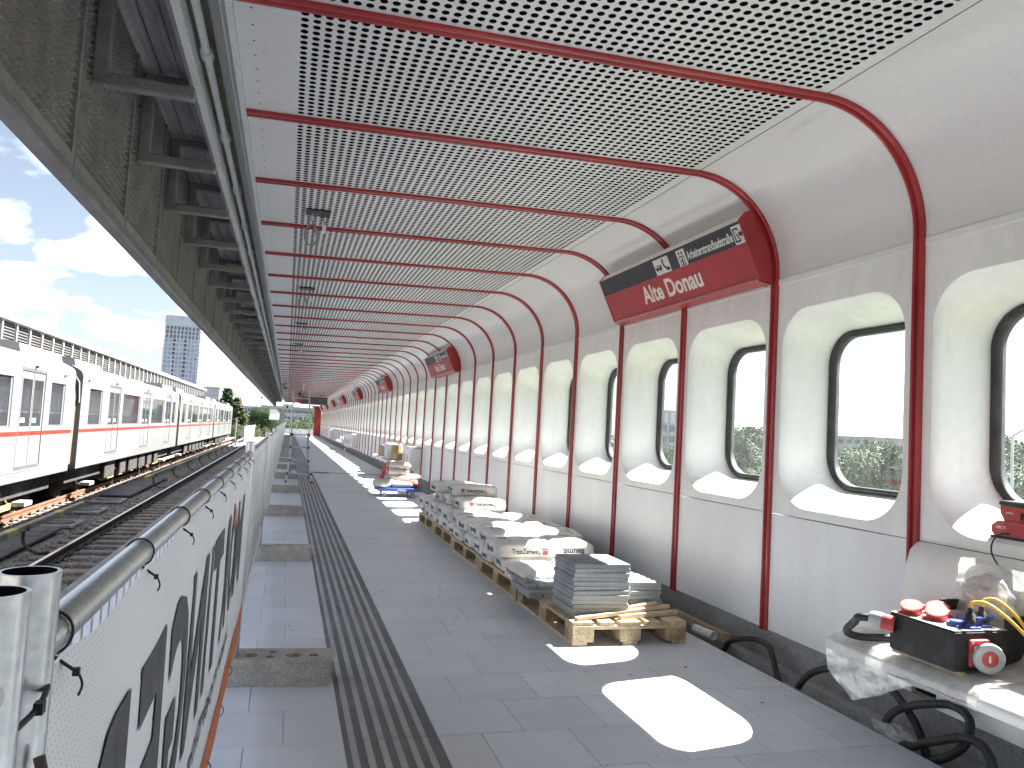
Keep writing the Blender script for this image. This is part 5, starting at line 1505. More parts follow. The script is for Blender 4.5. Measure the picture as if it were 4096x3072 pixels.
# ------------------------------------------------------------------ ceiling fixtures
for k, (y, lab) in enumerate(((6.2, 'nearest black ceiling plate with a coiled grey cable'), (9.84, 'second black ceiling plate with a looped grey cable'), (13.45, 'third black ceiling plate with a hanging cable'), (17.1, 'fourth black ceiling plate with a hanging cable'))):
    t = thing('ceiling_plate', lab, 'ceiling plate', (.12, y, 3.0), 'cabled plates on the ceiling')
    z = zc(.12) - .004
    b = MB(); b.box(.022, y - .085, z - .012, .213, y + .085, z - .001); b.build('plate', 'black_plastic', t)
    b = MB()
    if k < 2:
        for j in range(3): b.tube([(.07 + .05 * math.cos(a) + .004 * j, y + .01 * math.sin(a + j) + .004 * j, z - .19 + .085 * math.sin(a)) for a in [2 * math.pi * i / 24 for i in range(24)]], .0045, 6, closed=True)
        b.tube(smooth_path([(.075, y, z - .01), (.07, y + .01, z - .06), (.09, y, z - .12), (.12, y, z - .2)], 5), .005, 6)
    else:
        b.tube(smooth_path([(.08, y, z - .01), (.06, y, z - .1), (.05, y, z - .2), (.075, y, z - .15), (.09, y, z - .22)], 5), .005, 6)
    b.build('coiled_cable', 'grey_cable', t)
    b = MB(); b.tube(smooth_path([(.15, y, z - .01), (.165, y, z - .06), (.17, y, z - .1)], 4), .004, 6); b.build('short_lead', 'black_cable', t)
    b = MB(); b.bevel_box(.155, y - .02, z - .16, .185, y + .02, z - .1, .004); b.build('connector', 'print_white', t)
t = thing('security_camera', 'white dome security camera hanging under the ceiling edge', 'camera', (-.17, 31, 2.7))
b = MB(); b.cyl((-.17, 31, 2.78), (-.17, 31, 3.0), .02, 8); b.build('stem', 'white_paint', t)
b = MB(); b.tube([(-.17, 31, 2.8), (-.17, 31, 2.79), (-.17, 31, 2.70), (-.17, 31, 2.62)], [.06, .13, .13, .10], 20); b.build('housing', 'white_paint', t)
b = MB(); b.tube([(-.17, 31, 2.62), (-.17, 31, 2.58), (-.17, 31, 2.55)], [.09, .075, .03], 20); b.build('dome', 'black_plastic', t)
t = thing('loudspeaker', 'small square white loudspeaker hanging from the ceiling rod', 'speaker', (.55, 34, 2.5))
b = MB(); b.cyl((.57, 34, 2.6), (.57, 34, 3.0), .03, 8); b.build('stem', 'gutter_white', t)
b = MB(); b.bevel_box(.48, 33.9, 2.43, .66, 34.1, 2.62, .012); bd = b.build('case', 'black_plastic', t)
b = MB(); b.box(.5, 33.893, 2.45, .64, 33.899, 2.60); b.build('front', 'white_paint', bd)
b = MB(); b.box(.54, 33.886, 2.49, .60, 33.8925, 2.55); b.build('cone', 'black_plastic', bd)
t = thing('wrapped_display', 'long display wrapped in dark film hanging across the platform', 'display', (1.4, 50, 2.5))
b = MB(); b.bevel_box(.62, 49.7, 2.42, 2.36, 50.2, 2.9, .05); b.build('wrapped_case', 'train_grey', t)
b = MB(); b.box(.6, 49.66, 2.885, 2.38, 50.24, 2.92); b.build('top_edge', 'pallet_wood', t)
for x in (.9, 1.9):
    b = MB(); b.cyl((x, 50, 2.92), (x, 50, 3.05), .025, 8); b.build('hanger', 'iron', t)
t = thing('warning_lamp', 'red lamp unit hanging above the folding ladder', 'lamp', (.55, 44, 2.4))
b = MB(); b.cyl((.55, 44, 2.65), (.55, 44, 3.0), .02, 8); b.build('stem', 'iron', t)
b = MB(); b.bevel_box(.42, 43.9, 2.38, .68, 44.1, 2.66, .03); b.build('lamp_box', 'red_plastic', t)
b = MB(); b.cyl((.55, 43.95, 2.85), (.55, 44.05, 2.85), .09, 14); b.build('round_box', 'black_plastic', t)
t = thing('pull_handle', 'small dark pull handle hanging on a cord at the platform edge', 'handle', (-.1, 62, 2.2))
b = MB(); b.cyl((-.1, 62, 2.5), (-.1, 62, 3.0), .012, 6); b.build('cord', 'iron', t)
b = MB(); b.bevel_box(-.17, 61.95, 2.3, -.03, 62.05, 2.5, .02); b.build('handle_block', 'iron', t)
# railing and parapet at the platform end
t = thing('end_railing', 'grey railing on a low parapet closing the platform end', 'railing', (1.2, 78, 0))
b = MB(); b.box(-.6, 78.0, 0.0, 3.05, 78.25, .55); b.build('parapet', 'concrete', t)
for z in (.85, 1.15):
    b = MB(); b.cyl((-.6, 78.1, z), (2.6, 78.1, z), .03, 8); b.build('rail', 'iron', t)
for x in (-.6, .45, 1.5, 2.6):
    b = MB(); b.cyl((x, 78.1, .55), (x, 78.1, 1.16), .03, 8); b.build('post', 'iron', t)
t = thing('platform_mirror', 'square driver mirror with red reflection on a grey pillar beyond the fence', 'mirror', (-.95, 66, .5))
b = MB(); b.box(-1.5, 66, 1.28, -.62, 66.04, 2.25); b.build('frame', 'white_paint', t)
b = MB(); b.box(-1.45, 65.985, 1.33, -.67, 65.998, 2.2); b.build('mirror_glass', 'mirror_steel', t)
b = MB(); b.box(-.6, 65.9, 0, -.3, 66.2, 2.0); b.build('pillar', 'grey_plastic', t)

# grit and mortar crumbs left from the paving work
b = MB(); rng = np.random.default_rng(21)
for i in range(900):
    k = i % 3
    if k == 0: x, y = rng.uniform(1.2, 2.75), 2.2 + 9 * rng.random() ** 1.4
    elif k == 1: x, y = 2.76 - abs(rng.normal()) * .12, 2.2 + 7 * rng.random() ** 1.3
    else: x, y = rng.uniform(-.1, 2.7), 2.2 + 12 * rng.random() ** 1.3
    stone(b, x, y, .001, rng.uniform(.0015, .0045) * (1 + (y > 5)))
stuff(b.build('floor_grit', 'stone'), 'grit and mortar crumbs scattered over the paving')
# ------------------------------------------------------------------ metro train on the far track
TX = -5.1; TW = 2.8; CLEN = 17.95; CP = 18.65; CY0 = 3.07
DOORS = [(3.15, 4.71), (8.60, 10.17), (14.05, 15.62)]
WINS = [(.83, 2.3), (5.15, 8.1), (10.6, 13.6), (16.05, 17.15)]
def make_car():
    t = thing('train_car', '', 'train car', (TX, CY0, RAIL), 'cars of the white metro train')
    O = (-TX, 0, -RAIL)
    def lo(mb, nm, mt, par=t): return mb.build(nm, mt, par, False, O if par is t else None)
    x = TX
    ops = sorted([(a, c, .90, 1.875, 'w') for a, c in WINS] + [(a, c, .03, 2.09, 'd') for a, c in DOORS])
    b = MB()
    zb, zt = -.21, 2.16
    def sideq(ya, yb, za, zb_):
        if zb_ - za > 1e-4 and yb - ya > 1e-4:
            b.quad((x, ya, za), (x, ya, zb_), (x, yb, zb_), (x, yb, za), 0)
    cur = 0.0
    for (a, c, za, zb_, k) in ops:
        sideq(cur, a, zb, .71); sideq(cur, a, .71, .80) if False else None
        sideq(cur, a, .71, zt)
        sideq(a, c, zb, za); sideq(a, c, zb_, zt)
        dpt = .035 if k == 'w' else .03
        # reveal; window pillars curve inwards
        e = .16 if k == 'w' else 0
        if k == 'w':
            for (yy, s_) in ((a, 1), (c, -1)):
                for i in range(4):
                    t0, t1 = i / 4, (i + 1) / 4
                    b.add([(x - dpt * math.sin(t0 * 1.57) * 1.0, yy - s_ * .0 + s_ * e * (1 - math.cos(t0 * 1.57)) * 0.25, za), (x - dpt * math.sin(t1 * 1.57), yy + s_ * e * (1 - math.cos(t1 * 1.57)) * .25, za),
                           (x - dpt * math.sin(t1 * 1.57), yy + s_ * e * (1 - math.cos(t1 * 1.57)) * .25, zb_), (x - dpt * math.sin(t0 * 1.57), yy + s_ * e * (1 - math.cos(t0 * 1.57)) * .25, zb_)], [(0, 1, 2, 3)], 0, True)
        else:
            b.quad((x, a, za), (x - dpt, a, za), (x - dpt, a, zb_), (x, a, zb_), 1); b.quad((x, c, za), (x, c, zb_), (x - dpt, c, zb_), (x - dpt, c, za), 1)
        b.quad((x, a, za), (x, c, za), (x - dpt, c, za), (x - dpt, a, za), 0); b.quad((x, a, zb_), (x - dpt, a, zb_), (x - dpt, c, zb_), (x, c, zb_), 0)
        cur = c
    sideq(cur, CLEN, zb, .71); sideq(cur, CLEN, .71, zt)
    # roof and far side as one shell
    prof = [(x, zt), (x - .015, 2.23), (x - .05, 2.29), (x - .13, 2.35), (x - .3, 2.43), (x - .6, 2.50), (x - 1.4, 2.56), (x - 2.2, 2.50), (x - 2.67, 2.35), (x - 2.8, 2.16), (x - 2.8, zb), (x - 2.6, zb - .02), (x - .2, zb - .02), (x, zb)]
    n = len(prof)
    for i in range(n - 1):
        b.add([(prof[i][0], 0, prof[i][1]), (prof[i + 1][0], 0, prof[i + 1][1]), (prof[i + 1][0], CLEN, prof[i + 1][1]), (prof[i][0], CLEN, prof[i][1])], [(0, 1, 2, 3)], 0, i < 8)
    for yy in (0, CLEN):
        b.add([(p[0], yy, p[1]) for p in prof], [tuple(range(n))], 1)
    me_o = lo(b, 'body', ['train_white', 'train_grey'])
    # interior seen as dark behind the panes
    b = MB(); b.box(x - 2.6, .05, -.1, x - .3, CLEN - .05, 2.1); lo(b, 'interior', 'black_void')
    cur = 0
    b = MB()
    for (a, c) in DOORS + [(CLEN, CLEN)]:
        b.box(x - .002, cur + .004, .713, x + .003, a - .004, .80); cur = c
    lo(b, 'red_stripe', 'train_red')
    for a, c in WINS:
        b = MB(); b.box(x - .05, a - .02, .88, x - .034, c + .02, 1.9); w = lo(b, 'window', 'train_glass')
        b = MB()
        if c - a > 2: b.box(x - .036, (a + c) / 2 - .012, .902, x - .031, (a + c) / 2 + .012, 1.873)
        b.box(x - .036, a + .04, .902, x - .030, c - .04, .925); b.build('window_frame', 'train_grey', w, False)
    for a, c in DOORS:
        m_ = (a + c) / 2
        b = MB(); b.box(x - .034, a - .0, 2.03, x + .004, c, 2.088); b.box(x - .03, a, .032, x + .004, c, .10)
        b.box(x - .03, a, .10, x + .003, a + .03, 2.03); b.box(x - .03, c - .03, .10, x + .003, c, 2.03)
        fr = lo(b, 'door_frame', 'train_grey')
        for s_, (p, q_) in enumerate(((a + .032, m_ - .012), (m_ + .012, c - .032))):
            w0, w1 = p + .09, q_ - .09
            if s_ == 0: w1 = q_ - .05
            else: w0 = p + .05
            b = MB()
            xx = x - .012
            for (ya, yb, za, zb_) in ((p, w0, .10, 2.03), (w1, q_, .10, 2.03), (w0, w1, .10, .90), (w0, w1, 1.87, 2.03)):
                b.box(xx - .015, ya, za, xx, yb, zb_)
            lf = lo(b, 'door_leaf', 'train_white')
            b = MB(); b.box(xx - .012, w0 - .004, .895, xx - .006, w1 + .004, 1.875); b.build('door_glass', 'train_glass', lf, False)
            b = MB(); b.box(xx + .0005, p, .713, xx + .003, q_, .80); b.build('door_stripe', 'train_red', lf, False)
            b = MB(); b.box(xx - .0055, w0 + .06, .98, xx - .004, w0 + .3 if w0 + .3 < w1 else w1 - .02, 1.07); b.build('door_notice', 'print_white', lf, False)
            if s_ == 1:
                b = MB(); b.cyl((xx - .03, p + .02, .93), (xx - .03, p + .02, 1.3), .02, 8); b.build('grab_pole', 'orange', lf, False)
        b = MB(); b.box(x - .012, m_ - .012, .10, x - .006, m_ + .012, 2.03); lo(b, 'door_seal', 'train_grey')
        b = MB(); b.bevel_box(x - .002, m_ - .03, 2.12, x + .05, m_ + .05, 2.17, .006); lo(b, 'door_lamp', 'black_plastic')
        b = MB(); b.box(x + .001, a - .9, -.02, x + .004, c + .4, -.012); lo(b, 'sill_groove', 'train_grey')
    for yy in (.55, CLEN - 1.0):
        b = MB(); b.bevel_box(x - .002, yy, 2.05, x + .04, yy + .08, 2.10, .006); lo(b, 'marker_lamp', 'red_plastic')
    # underframe, bogies
    b = MB(); b.box(x - 2.5, .3, -.62, x - .3, CLEN - .3, -.235); lo(b, 'underframe', 'train_under')
    for k, yy in enumerate((4.2, 6.4, 7.9, 9.8, 11.6, 13.2)):
        b = MB(); b.bevel_box(x - .62, yy, -.78, x - .16, yy + (1.3, .9, 1.5, 1.2, .9, .8)[k], -.24, .03); lo(b, 'equipment_case', 'train_under')
    for yc in (2.4, CLEN - 2.4):
        b = MB(); b.bevel_box(x - .62, yc - 1.5, -.86, x - .5, yc + 1.5, -.6, .03); b.bevel_box(x - 2.3, yc - 1.5, -.86, x - 2.18, yc + 1.5, -.6, .03); bg = lo(b, 'bogie_frame', 'train_under')
        for dy in (-1.0, 1.0):
            for xx in (x - .74, x - 2.1):
                b = MB(); b.cyl((xx - .06, yc + dy, RAIL + .42), (xx + .06, yc + dy, RAIL + .42), .42, 22); b.build('wheel', 'train_under', bg, False)
        b = MB(); b.tube(smooth_path([(x - .46, yc - .6, -.4), (x - .45, yc - .2, -.75), (x - .46, yc + .5, -.8)], 4), .03, 6); b.build('brake_hose', 'aluminium', bg, False)
        b = MB(); b.bevel_box(x - .35, yc - .25, -.82, x - .1, yc + .25, -.72, .01); b.build('current_shoe', 'grey_plastic', bg, False)
    # roof equipment at both ends
    for (ya, yb) in ((.35, 3.2), (CLEN - 3.2, CLEN - .15)):
        b = MB(); b.prism([(x - .28, 2.40), (x - .33, 2.62), (x - .5, 2.66), (x - 2.3, 2.66), (x - 2.5, 2.5), (x - 2.5, 2.4)], 'y', ya, yb); lo(b, 'roof_fairing', 'train_roof')
    b = MB(); b.bevel_box(x - 2.0, 5, 2.5, x - .8, 9, 2.60, .04); b.bevel_box(x - 2.0, 11, 2.5, x - .8, 13.2, 2.60, .04); lo(b, 'air_conditioner', 'train_roof')
    # gangway bellows towards the next car
    b = MB(); nn = 14
    gp = [(x - .12, -.1), (x - .10, 1.6), (x - .16, 2.05), (x - .4, 2.3), (x - .8, 2.38), (x - 2.0, 2.38), (x - 2.4, 2.3), (x - 2.65, 2.0), (x - 2.7, -.1)]
    cx, cz = x - 1.4, 1.0
    rings = []
    for i in range(nn + 1):
        k = 1.0 if i % 2 else .95
        yy = CLEN + (CP - CLEN) * i / nn
        rings.append([(cx + (p[0] - cx) * k, yy, cz + (p[1] - cz) * k) for p in gp])
    g_ = len(gp); vs = [p for r_ in rings for p in r_]
    for i in range(nn): b.add(vs, [(i * g_ + j, i * g_ + j + 1, (i + 1) * g_ + j + 1, (i + 1) * g_ + j) for j in range(g_ - 1)], 0 if i % 4 < 3 else 1)
    lo(b, 'gangway_bellows', ['bellows_tan', 'bellows_grey'])
    b = MB(); hoop = [(x - .03, 1.55), (x - .06, 2.0), (x - .3, 2.38), (x - .7, 2.56), (x - 1.4, 2.62), (x - 2.1, 2.56), (x - 2.5, 2.38)]
    hn = [(p[0] * 1.0 - (-.0), p[1] - .07) for p in hoop]
    for yy in (CLEN - .12, CP - .1):
        b.prism(hoop + hn[::-1], 'y', yy, yy + .22)
    lo(b, 'roof_hoop', 'bellows_grey')
    return t
car = make_car()
car['label'] = 'nearest car of the white train, cut off by the left picture edge'
for i, lab in ((1, 'second car of the white train with red stripe, behind the first bellows'), (2, 'third car of the white metro train from the camera'), (3, 'farthest car of the white metro train, before the spruces')):
    c_ = place_copy(car, (TX, CY0 + CP * i, RAIL), lab)
    if i == 3:
        for ch in list(c_.children):
            if ch.name.startswith(('gangway', 'roof_hoop')): bpy.data.objects.remove(ch)

# ------------------------------------------------------------------ opposite platform and its canopy
OX = -8.15
b = MB(); b.box(-14.5, -10, -1.4, -8.0, 84, -.03)
struct(b.build('opposite_platform', 'concrete'), 'opposite platform slab behind the train')
oc = thing('opposite_shelter', 'opposite platform shelter with brown louvre fascia, white posts and white roof edge', 'station shelter', (OX, 40, -.03))
OP = 1.247
b = MB(); b.prism([(OX - .02, 3.80), (OX + .12, 3.82), (OX + .14, 3.98), (OX + .05, 4.03), (-14, 4.05), (-14, 3.8)], 'y', -6, 82); b.build('roof', 'white_paint', oc)
b = MB(); b.box(-13.3, -6, 0, -13.1, 82, 3.8); b.build('back_wall', 'white_steel', oc)
b = MB()
for k in range(15):
    z = 2.42 + k * .09
    b.add([(OX - .01, .06, z), (OX - .01, OP - .06, z), (OX - .06, OP - .06, z + .085), (OX - .06, .06, z + .085)], [(0, 1, 2, 3)])
    b.add([(OX - .01, .06, z), (OX - .01, OP - .06, z), (OX - .06, OP - .06, z - .004), (OX - .06, .06, z - .004)], [(3, 2, 1, 0)])
lv_me = b.mesh('louvre_panel', ['louvre'])
b = MB(); b.box(OX - .05, -.05, 2.3, OX + .03, .05, 3.80); po_me = b.mesh('fascia_post', ['white_paint'])
b = MB(); b.box(OX - .13, .05, 2.38, OX - .12, OP - .05, 3.80); bk_me = b.mesh('louvre_backing', ['train_grey'])
y = -6.0; k = 0
while y < 81:
    put('louvre_panel', lv_me, oc, True, (0, y, 0)); put('fascia_post', po_me, oc, True, (0, y, 0)); put('louvre_backing', bk_me, oc, True, (0, y, 0)); y += OP
b = MB(); b.box(OX - .06, -6, 2.26, OX + .05, 82, 2.38); b.build('bottom_rail', 'white_paint', oc)
for k, yy in enumerate((31.5, 60.0)):
    b = MB(); b.cyl((OX - .3, yy, 4.03), (OX - .3, yy, 5.6), .012, 6)
    tag(b.build('lightning_rod', 'grey_steel'), ['near thin lightning rod on the opposite roof', 'far thin lightning rod on the opposite roof'][k], 'rod', 'lightning rods')

# ------------------------------------------------------------------ far buildings
def tower():
    x0, x1, y0, y1, zt = -53.0, -38.6, 350, 366, 43.6
    t = thing('residential_tower', 'blue grey high-rise tower under construction above the opposite roof', 'tower', ((x0 + x1) / 2, y0, -7))
    b = MB(); b.box(x0, y0, -7, x1, y1, zt); b.build('core', 'tower_concrete', t)
    rr = random.Random(5)
    cols = 9; cw = (x1 - x0 - 1.0) / cols; fh = 1.85
    nf = 27
    for f_ in range(nf):
        z = zt - 4.4 - (f_ + 1) * fh
        if z < 2: break
        for c_ in range(cols):
            xa = x0 + .5 + c_ * cw; w = cw * rr.uniform(.72, .9)
            top = f_ < 3
            bot = f_ > 13
            if top:
                b = MB(); b.box(xa + .2, y0 - .06, z + .2, xa + w - .1, y0 - .02, z + fh - .25); b.build('window_opening', 'building_dark', t)
            elif c_ in (2, 5):
                b = MB(); b.box(xa + .15, y0 - .05, z + .35, xa + w, y0 - .02, z + fh - .2); wdw = b.build('loggia', 'tower_dark', t)
                b = MB(); b.box(xa, y0 - .3, z, xa + w + .15, y0 - .06, z + .3); b.build('balcony', 'tower_white', wdw)
            else:
                b = MB(); dx = rr.uniform(-.06, .12)
                b.box(xa + dx, y0 - .18, z + .06, xa + dx + w, y0 - .04, z + fh - .08); pn = b.build('window_frame', 'tower_white' if not bot else 'tower_glass', t)
                b = MB(); b.box(xa + dx + .16, y0 - .24, z + .22, xa + dx + w - .16, y0 - .19, z + fh - .24); b.build('pane', 'tower_glass', pn)
    b = MB()
    for c_ in range(cols):
        xa = x0 + .5 + c_ * cw
        if c_ not in (2, 5): b.box(xa + .75 * cw, y0 - .035, 2, xa + cw + .1, y0 - .005, zt - 4.4 - 14 * fh)
    stuff(b.build('dark_cladding', 'tower_dark', t))
    for f_ in range(16):
        b = MB(); z = zt - 6 - f_ * 2.6; b.box(x0 - .06, y0 + .6, z, x0 - .01, y1 - .5, z + 1.9); b.build('side_glazing', 'tower_dark' if f_ > 3 else 'tower_glass', t)
    for xx in (x0 + 2.5, x0 + 6.2, x0 + 10):
        b = MB(); b.cyl((xx, y0 + 1, zt), (xx, y0 + 1, zt + 1.1), .07, 5); b.build('rooftop_rod', 'building_dark', t)
    b = MB()
    for k in range(28): b.box(x1 - .1, y0 - .3, 2 + k * 1.45, x1 + .5, y0 + .3, 2.6 + k * 1.45)
    stuff(b.build('scaffold', 'tower_white', t))
    return t
tower()
def block(nm, label, x0, x1, y0, dep, zt, mt, floors, cols, zb=-7, cat='building', mtw='building_dark', fz=None, ww=.6, wh=.55):
    t = thing(nm, label, cat, ((x0 + x1) / 2, y0, zb))
    b = MB(); b.box(x0, y0, zb, x1, y0 + dep, zt); b.build('wall', mt, t)
    fz = fz if fz is not None else zb
    fh = (zt - fz) / floors; cw = (x1 - x0) / cols
    for f_ in range(floors):
        for c_ in range(cols):
            b = MB(); xa = x0 + (c_ + .5 - ww / 2) * cw; za = fz + (f_ + .5 - wh / 2) * fh
            b.box(xa, y0 - .12, za, xa + ww * cw, y0 - .02, za + wh * fh); b.build('window', mtw, t)
    b = MB(); b.box(x0 - .2, y0 - .25, zt, x1 + .2, y0 + dep, zt + .35); b.build('roof', mt, t)
    return t
block('scaffolded_building', 'grey building wrapped in scaffold right of the tower', -30.6, -25.0, 300, 10, 11.8, 'building_grey', 9, 8, mtw='tower_white', fz=0, ww=.85, wh=.12)
block('apartment_block', 'long pale apartment block beyond the end of the platform', -6.5, 8.0, 200, 8, 4.55, 'building_grey', 5, 16, fz=-4, ww=.7, wh=.42)
block('apartment_block', 'lower pale block left of the crane mast', -14.5, -7.5, 260, 8, 5.0, 'building_grey', 5, 8, fz=-4)
b = MB(); b.box(-1.5, 200.5, 4.91, 1.0, 204, 5.5); tag(b.build('roof_house', 'building_grey'), 'small lift house on the roof of the long apartment block', 'roof house')
# crane
t = thing('tower_crane', 'pale tower crane with long jib beyond the trees', 'crane', (-12.4, 300, -7))
b = MB()
for dx, dy in ((-.35, -.35), (.35, -.35), (.35, .35), (-.35, .35)): b.cyl((-12.4 + dx, 300 + dy, -7), (-12.4 + dx, 300 + dy, 9.6), .08, 5)
for k in range(12):
    z = -6 + k * 1.3; b.cyl((-12.75, 299.65, z), (-12.05, 299.65, z + 1.3), .05, 4); b.cyl((-12.05, 299.65, z), (-12.75, 300.35, z + 1.3), .05, 4)
b.build('mast', 'lamp_grey', t)
b = MB(); b.cyl((-12.4, 300, 9.6), (-12.4, 300, 11.6), .12, 5); b.build('mast_top', 'lamp_grey', t)
b = MB(); b.box(-21, 299.9, 9.55, -9.3, 300.1, 9.68); b.box(-21, 299.9, 9.95, -12, 300.1, 10.03)
for k in range(13): b.cyl((-20.9 + k * .7, 300, 9.6), (-20.55 + k * .7, 300, 10.0), .035, 4)
b.build('jib', 'lamp_grey', t)
b = MB(); b.box(-10.4, 299.6, 8.9, -9.5, 300.4, 9.6); b.build('counterweight', 'building_dark', t)
b = MB(); b.cyl((-12.4, 300, 11.6), (-18.5, 300, 10), .03, 4); b.cyl((-12.4, 300, 11.6), (-9.6, 300, 9.7), .03, 4); b.build('tie_bar', 'lamp_grey', t)

# ------------------------------------------------------------------ trees
def leaf_quads(pts, nrm, size, rr):
    """one small bent leaf clump (two triangles) per point"""
    n = len(pts)
    u = rr.normal(size=(n, 3)); u -= (u * nrm).sum(1)[:, None] * nrm; u /= np.linalg.norm(u, axis=1)[:, None] + 1e-9
    v = np.cross(nrm, u)
    s_ = size * rr.uniform(.6, 1.3, n)[:, None]
    a = pts - u * s_ * .5; c = pts + u * s_ * .5; d = pts + v * s_ * .45 + nrm * s_ * .15; e = pts - v * s_ * .45 + nrm * s_ * .15
    V = np.stack([a, e, c, d], 1).reshape(-1, 3)
    F = [(4 * i, 4 * i + 1, 4 * i + 2, 4 * i + 3) for i in range(n)]
    return V, F
def crown_mesh(name, seed, kind, mt):
    rr = np.random.default_rng(seed)
    if kind == 'round':     # unit height 1, base at .2
        lob = [(rr.uniform(-.2, .2), rr.uniform(-.2, .2), rr.uniform(.34, .84), rr.uniform(.12, .21)) for _ in range(19)]
        P = []; N = []
        for (x, y, z, r_) in lob:
            k = 620
            d = rr.normal(size=(k, 3)); d /= np.linalg.norm(d, axis=1)[:, None]
            rad = r_ * rr.uniform(.55, 1.08, k)[:, None]
            P.append(np.array([x, y, z]) + d * rad * np.array([1, 1, .85])); N.append(d + rr.normal(size=(k, 3)) * .5 + np.array([0, 0, .35]))
        P = np.concatenate(P); N = np.concatenate(N); sz = .023
    elif kind == 'poplar':
        k = 8000; z = rr.uniform(.1, 1.0, k) ; w = .16 * np.sqrt(np.clip(1 - ((z - .45) / .56) ** 2, 0.02, 1)) * (1 + .25 * np.sin(z * 40 + rr.uniform(0, 6)))
        a = rr.uniform(0, 6.283, k); q = w * np.sqrt(rr.uniform(.15, 1, k)) * (1 + .3 * np.sin(a * 3 + z * 12))
        P = np.stack([q * np.cos(a), q * np.sin(a), z], 1); N = np.stack([np.cos(a), np.sin(a), np.full(k, .4)], 1) + rr.normal(size=(k, 3)) * .5; sz = .021
    elif kind == 'spruce':
        P = []; N = []
        for L_ in range(24):
            zz = .1 + .88 * L_ / 24; rad = .25 * (1 - zz) ** .85 + .015
            for br in range(11):
                a = rr.uniform(0, 6.283); k = 22; t = np.sqrt(rr.uniform(.05, 1, k)); rl = rad * rr.uniform(.65, 1.15)
                off = rr.normal(size=(k, 3)) * .010
                P.append(np.stack([np.cos(a) * t * rl, np.sin(a) * t * rl, zz - t * t * rl * .28 + rr.uniform(-.008, .008)], 1) + off); N.append(np.tile([np.cos(a) * .35, np.sin(a) * .35, 1], (k, 1)) + rr.normal(size=(k, 3)) * .35)
        P = np.concatenate(P); N = np.concatenate(N); sz = .03
    else:                   # shrub
        k = 2600; d = rr.normal(size=(k, 3)); d /= np.linalg.norm(d, axis=1)[:, None]; d[:, 2] = np.abs(d[:, 2])
        P = d * (rr.uniform(.5, 1, k)[:, None]) * np.array([.6, .6, .95]) * (1 + .25 * np.sin(d[:, :1] * 9) * np.cos(d[:, 1:2] * 8)); N = d + rr.normal(size=(k, 3)) * .6; sz = .075
    N /= np.linalg.norm(N, axis=1)[:, None] + 1e-9
    V, F = leaf_quads(P, N, sz, rr)
    me = bpy.data.meshes.new(name); me.from_pydata(V.tolist(), [], F); me.materials.append(MATS[mt]); me.update(); return me
def trunk_mesh(seed, kind):
    rr = random.Random(seed); b = MB()
    h = .95 if kind in ('spruce', 'poplar') else .55
    b.tube([(0, 0, 0), (.004, .003, h * .4), (-.004, .004, h * .8), (0, 0, h)], [.022, .016, .009, .003], 7)
    if kind == 'round':
        for k in range(7):
            a = rr.uniform(0, 6.28); z0 = rr.uniform(.25, .5); l_ = rr.uniform(.14, .24)
            b.tube([(0, 0, z0), (math.cos(a) * l_ * .5, math.sin(a) * l_ * .5, z0 + l_ * .55), (math.cos(a) * l_, math.sin(a) * l_, z0 + l_ * .9)], [.009, .006, .003], 5)
    return b.mesh('trunk', ['bark'])
PROTO = {}
def proto(kind, mt, seed):
    k = (kind, mt, seed)
    if k not in PROTO: PROTO[k] = (crown_mesh('crown', seed, kind, mt), trunk_mesh(seed, kind))
    return PROTO[k]
def tree(x, y, zb, h, w, kind, mt, seed, label, nm=None, group=None):
    cm, tm = proto(kind, mt, seed)
    nm = nm or {'round': 'deciduous_tree', 'poplar': 'slender_tree', 'spruce': 'spruce_tree', 'shrub': 'shrub'}[kind]
    t = thing(nm, label, 'shrub' if kind == 'shrub' else 'tree', (x, y, zb), group, random.uniform(0, 6.28))
    for n_, me in (('crown', cm), ('trunk', tm)):
        o = put(n_, me, t, False); o.scale = (h * w, h * w, h)
    return t
# left, beyond the train
tree(-8.7, 118, -3, 8.9, 1.35, 'spruce', 'leaf_dark', 1, 'tall pointed spruce right behind the far train car')
tree(-6.95, 112, -3, 7.4, 1.7, 'spruce', 'leaf_olive', 2, 'broad brownish spruce beside the pointed one')
tree(-9.9, 110, -2.6, 5.4, 1.4, 'spruce', 'leaf_dark', 3, 'low bluish spruce half hidden by the train end')
tree(-6.1, 128, -3, 5.5, 1.1, 'round', 'leaf_green', 4, 'light green tree between the spruce and the round dark trees')
tree(-4.9, 135, -3, 6.0, .9, 'round', 'leaf_green', 5, 'mid green tree left of the round dark tree')
tree(-3.1, 122, -3, 6.7, 1.0, 'round', 'leaf_dark', 6, 'large round dark tree left of the driver mirror', )
tree(-4.2, 126, -3, 6.5, .8, 'round', 'leaf_dark', 4, 'dark tree just left of the large round one')
for k, (x, y, h) in enumerate(((-8.0, 106, 2.3), (-6.6, 108, 2.0), (-5.5, 112, 2.1), (-4.3, 116, 2.0), (-9.3, 104, 2.5), (-3.0, 118, 1.8))):
    tree(x, y, -1.5, h, .8, 'shrub', ('leaf_green', 'leaf_olive')[k % 2], 20 + k % 3, f'{ORD[k]} low lineside shrub in the row before the spruces', group='lineside shrubs')
# beyond the platform end
tree(2.6, 98, -6, 8.6, 1.1, 'round', 'leaf_green', 7, 'bright green tree behind the end railing, left of the red portal')
tree(4.4, 92, -6, 8.8, 1.1, 'round', 'leaf_green', 5, 'bright green tree half hidden by the red portal')
tree(1.6, 120, -6, 8.2, 1.2, 'round', 'leaf_green', 6, 'green tree seen between the ladder rails')
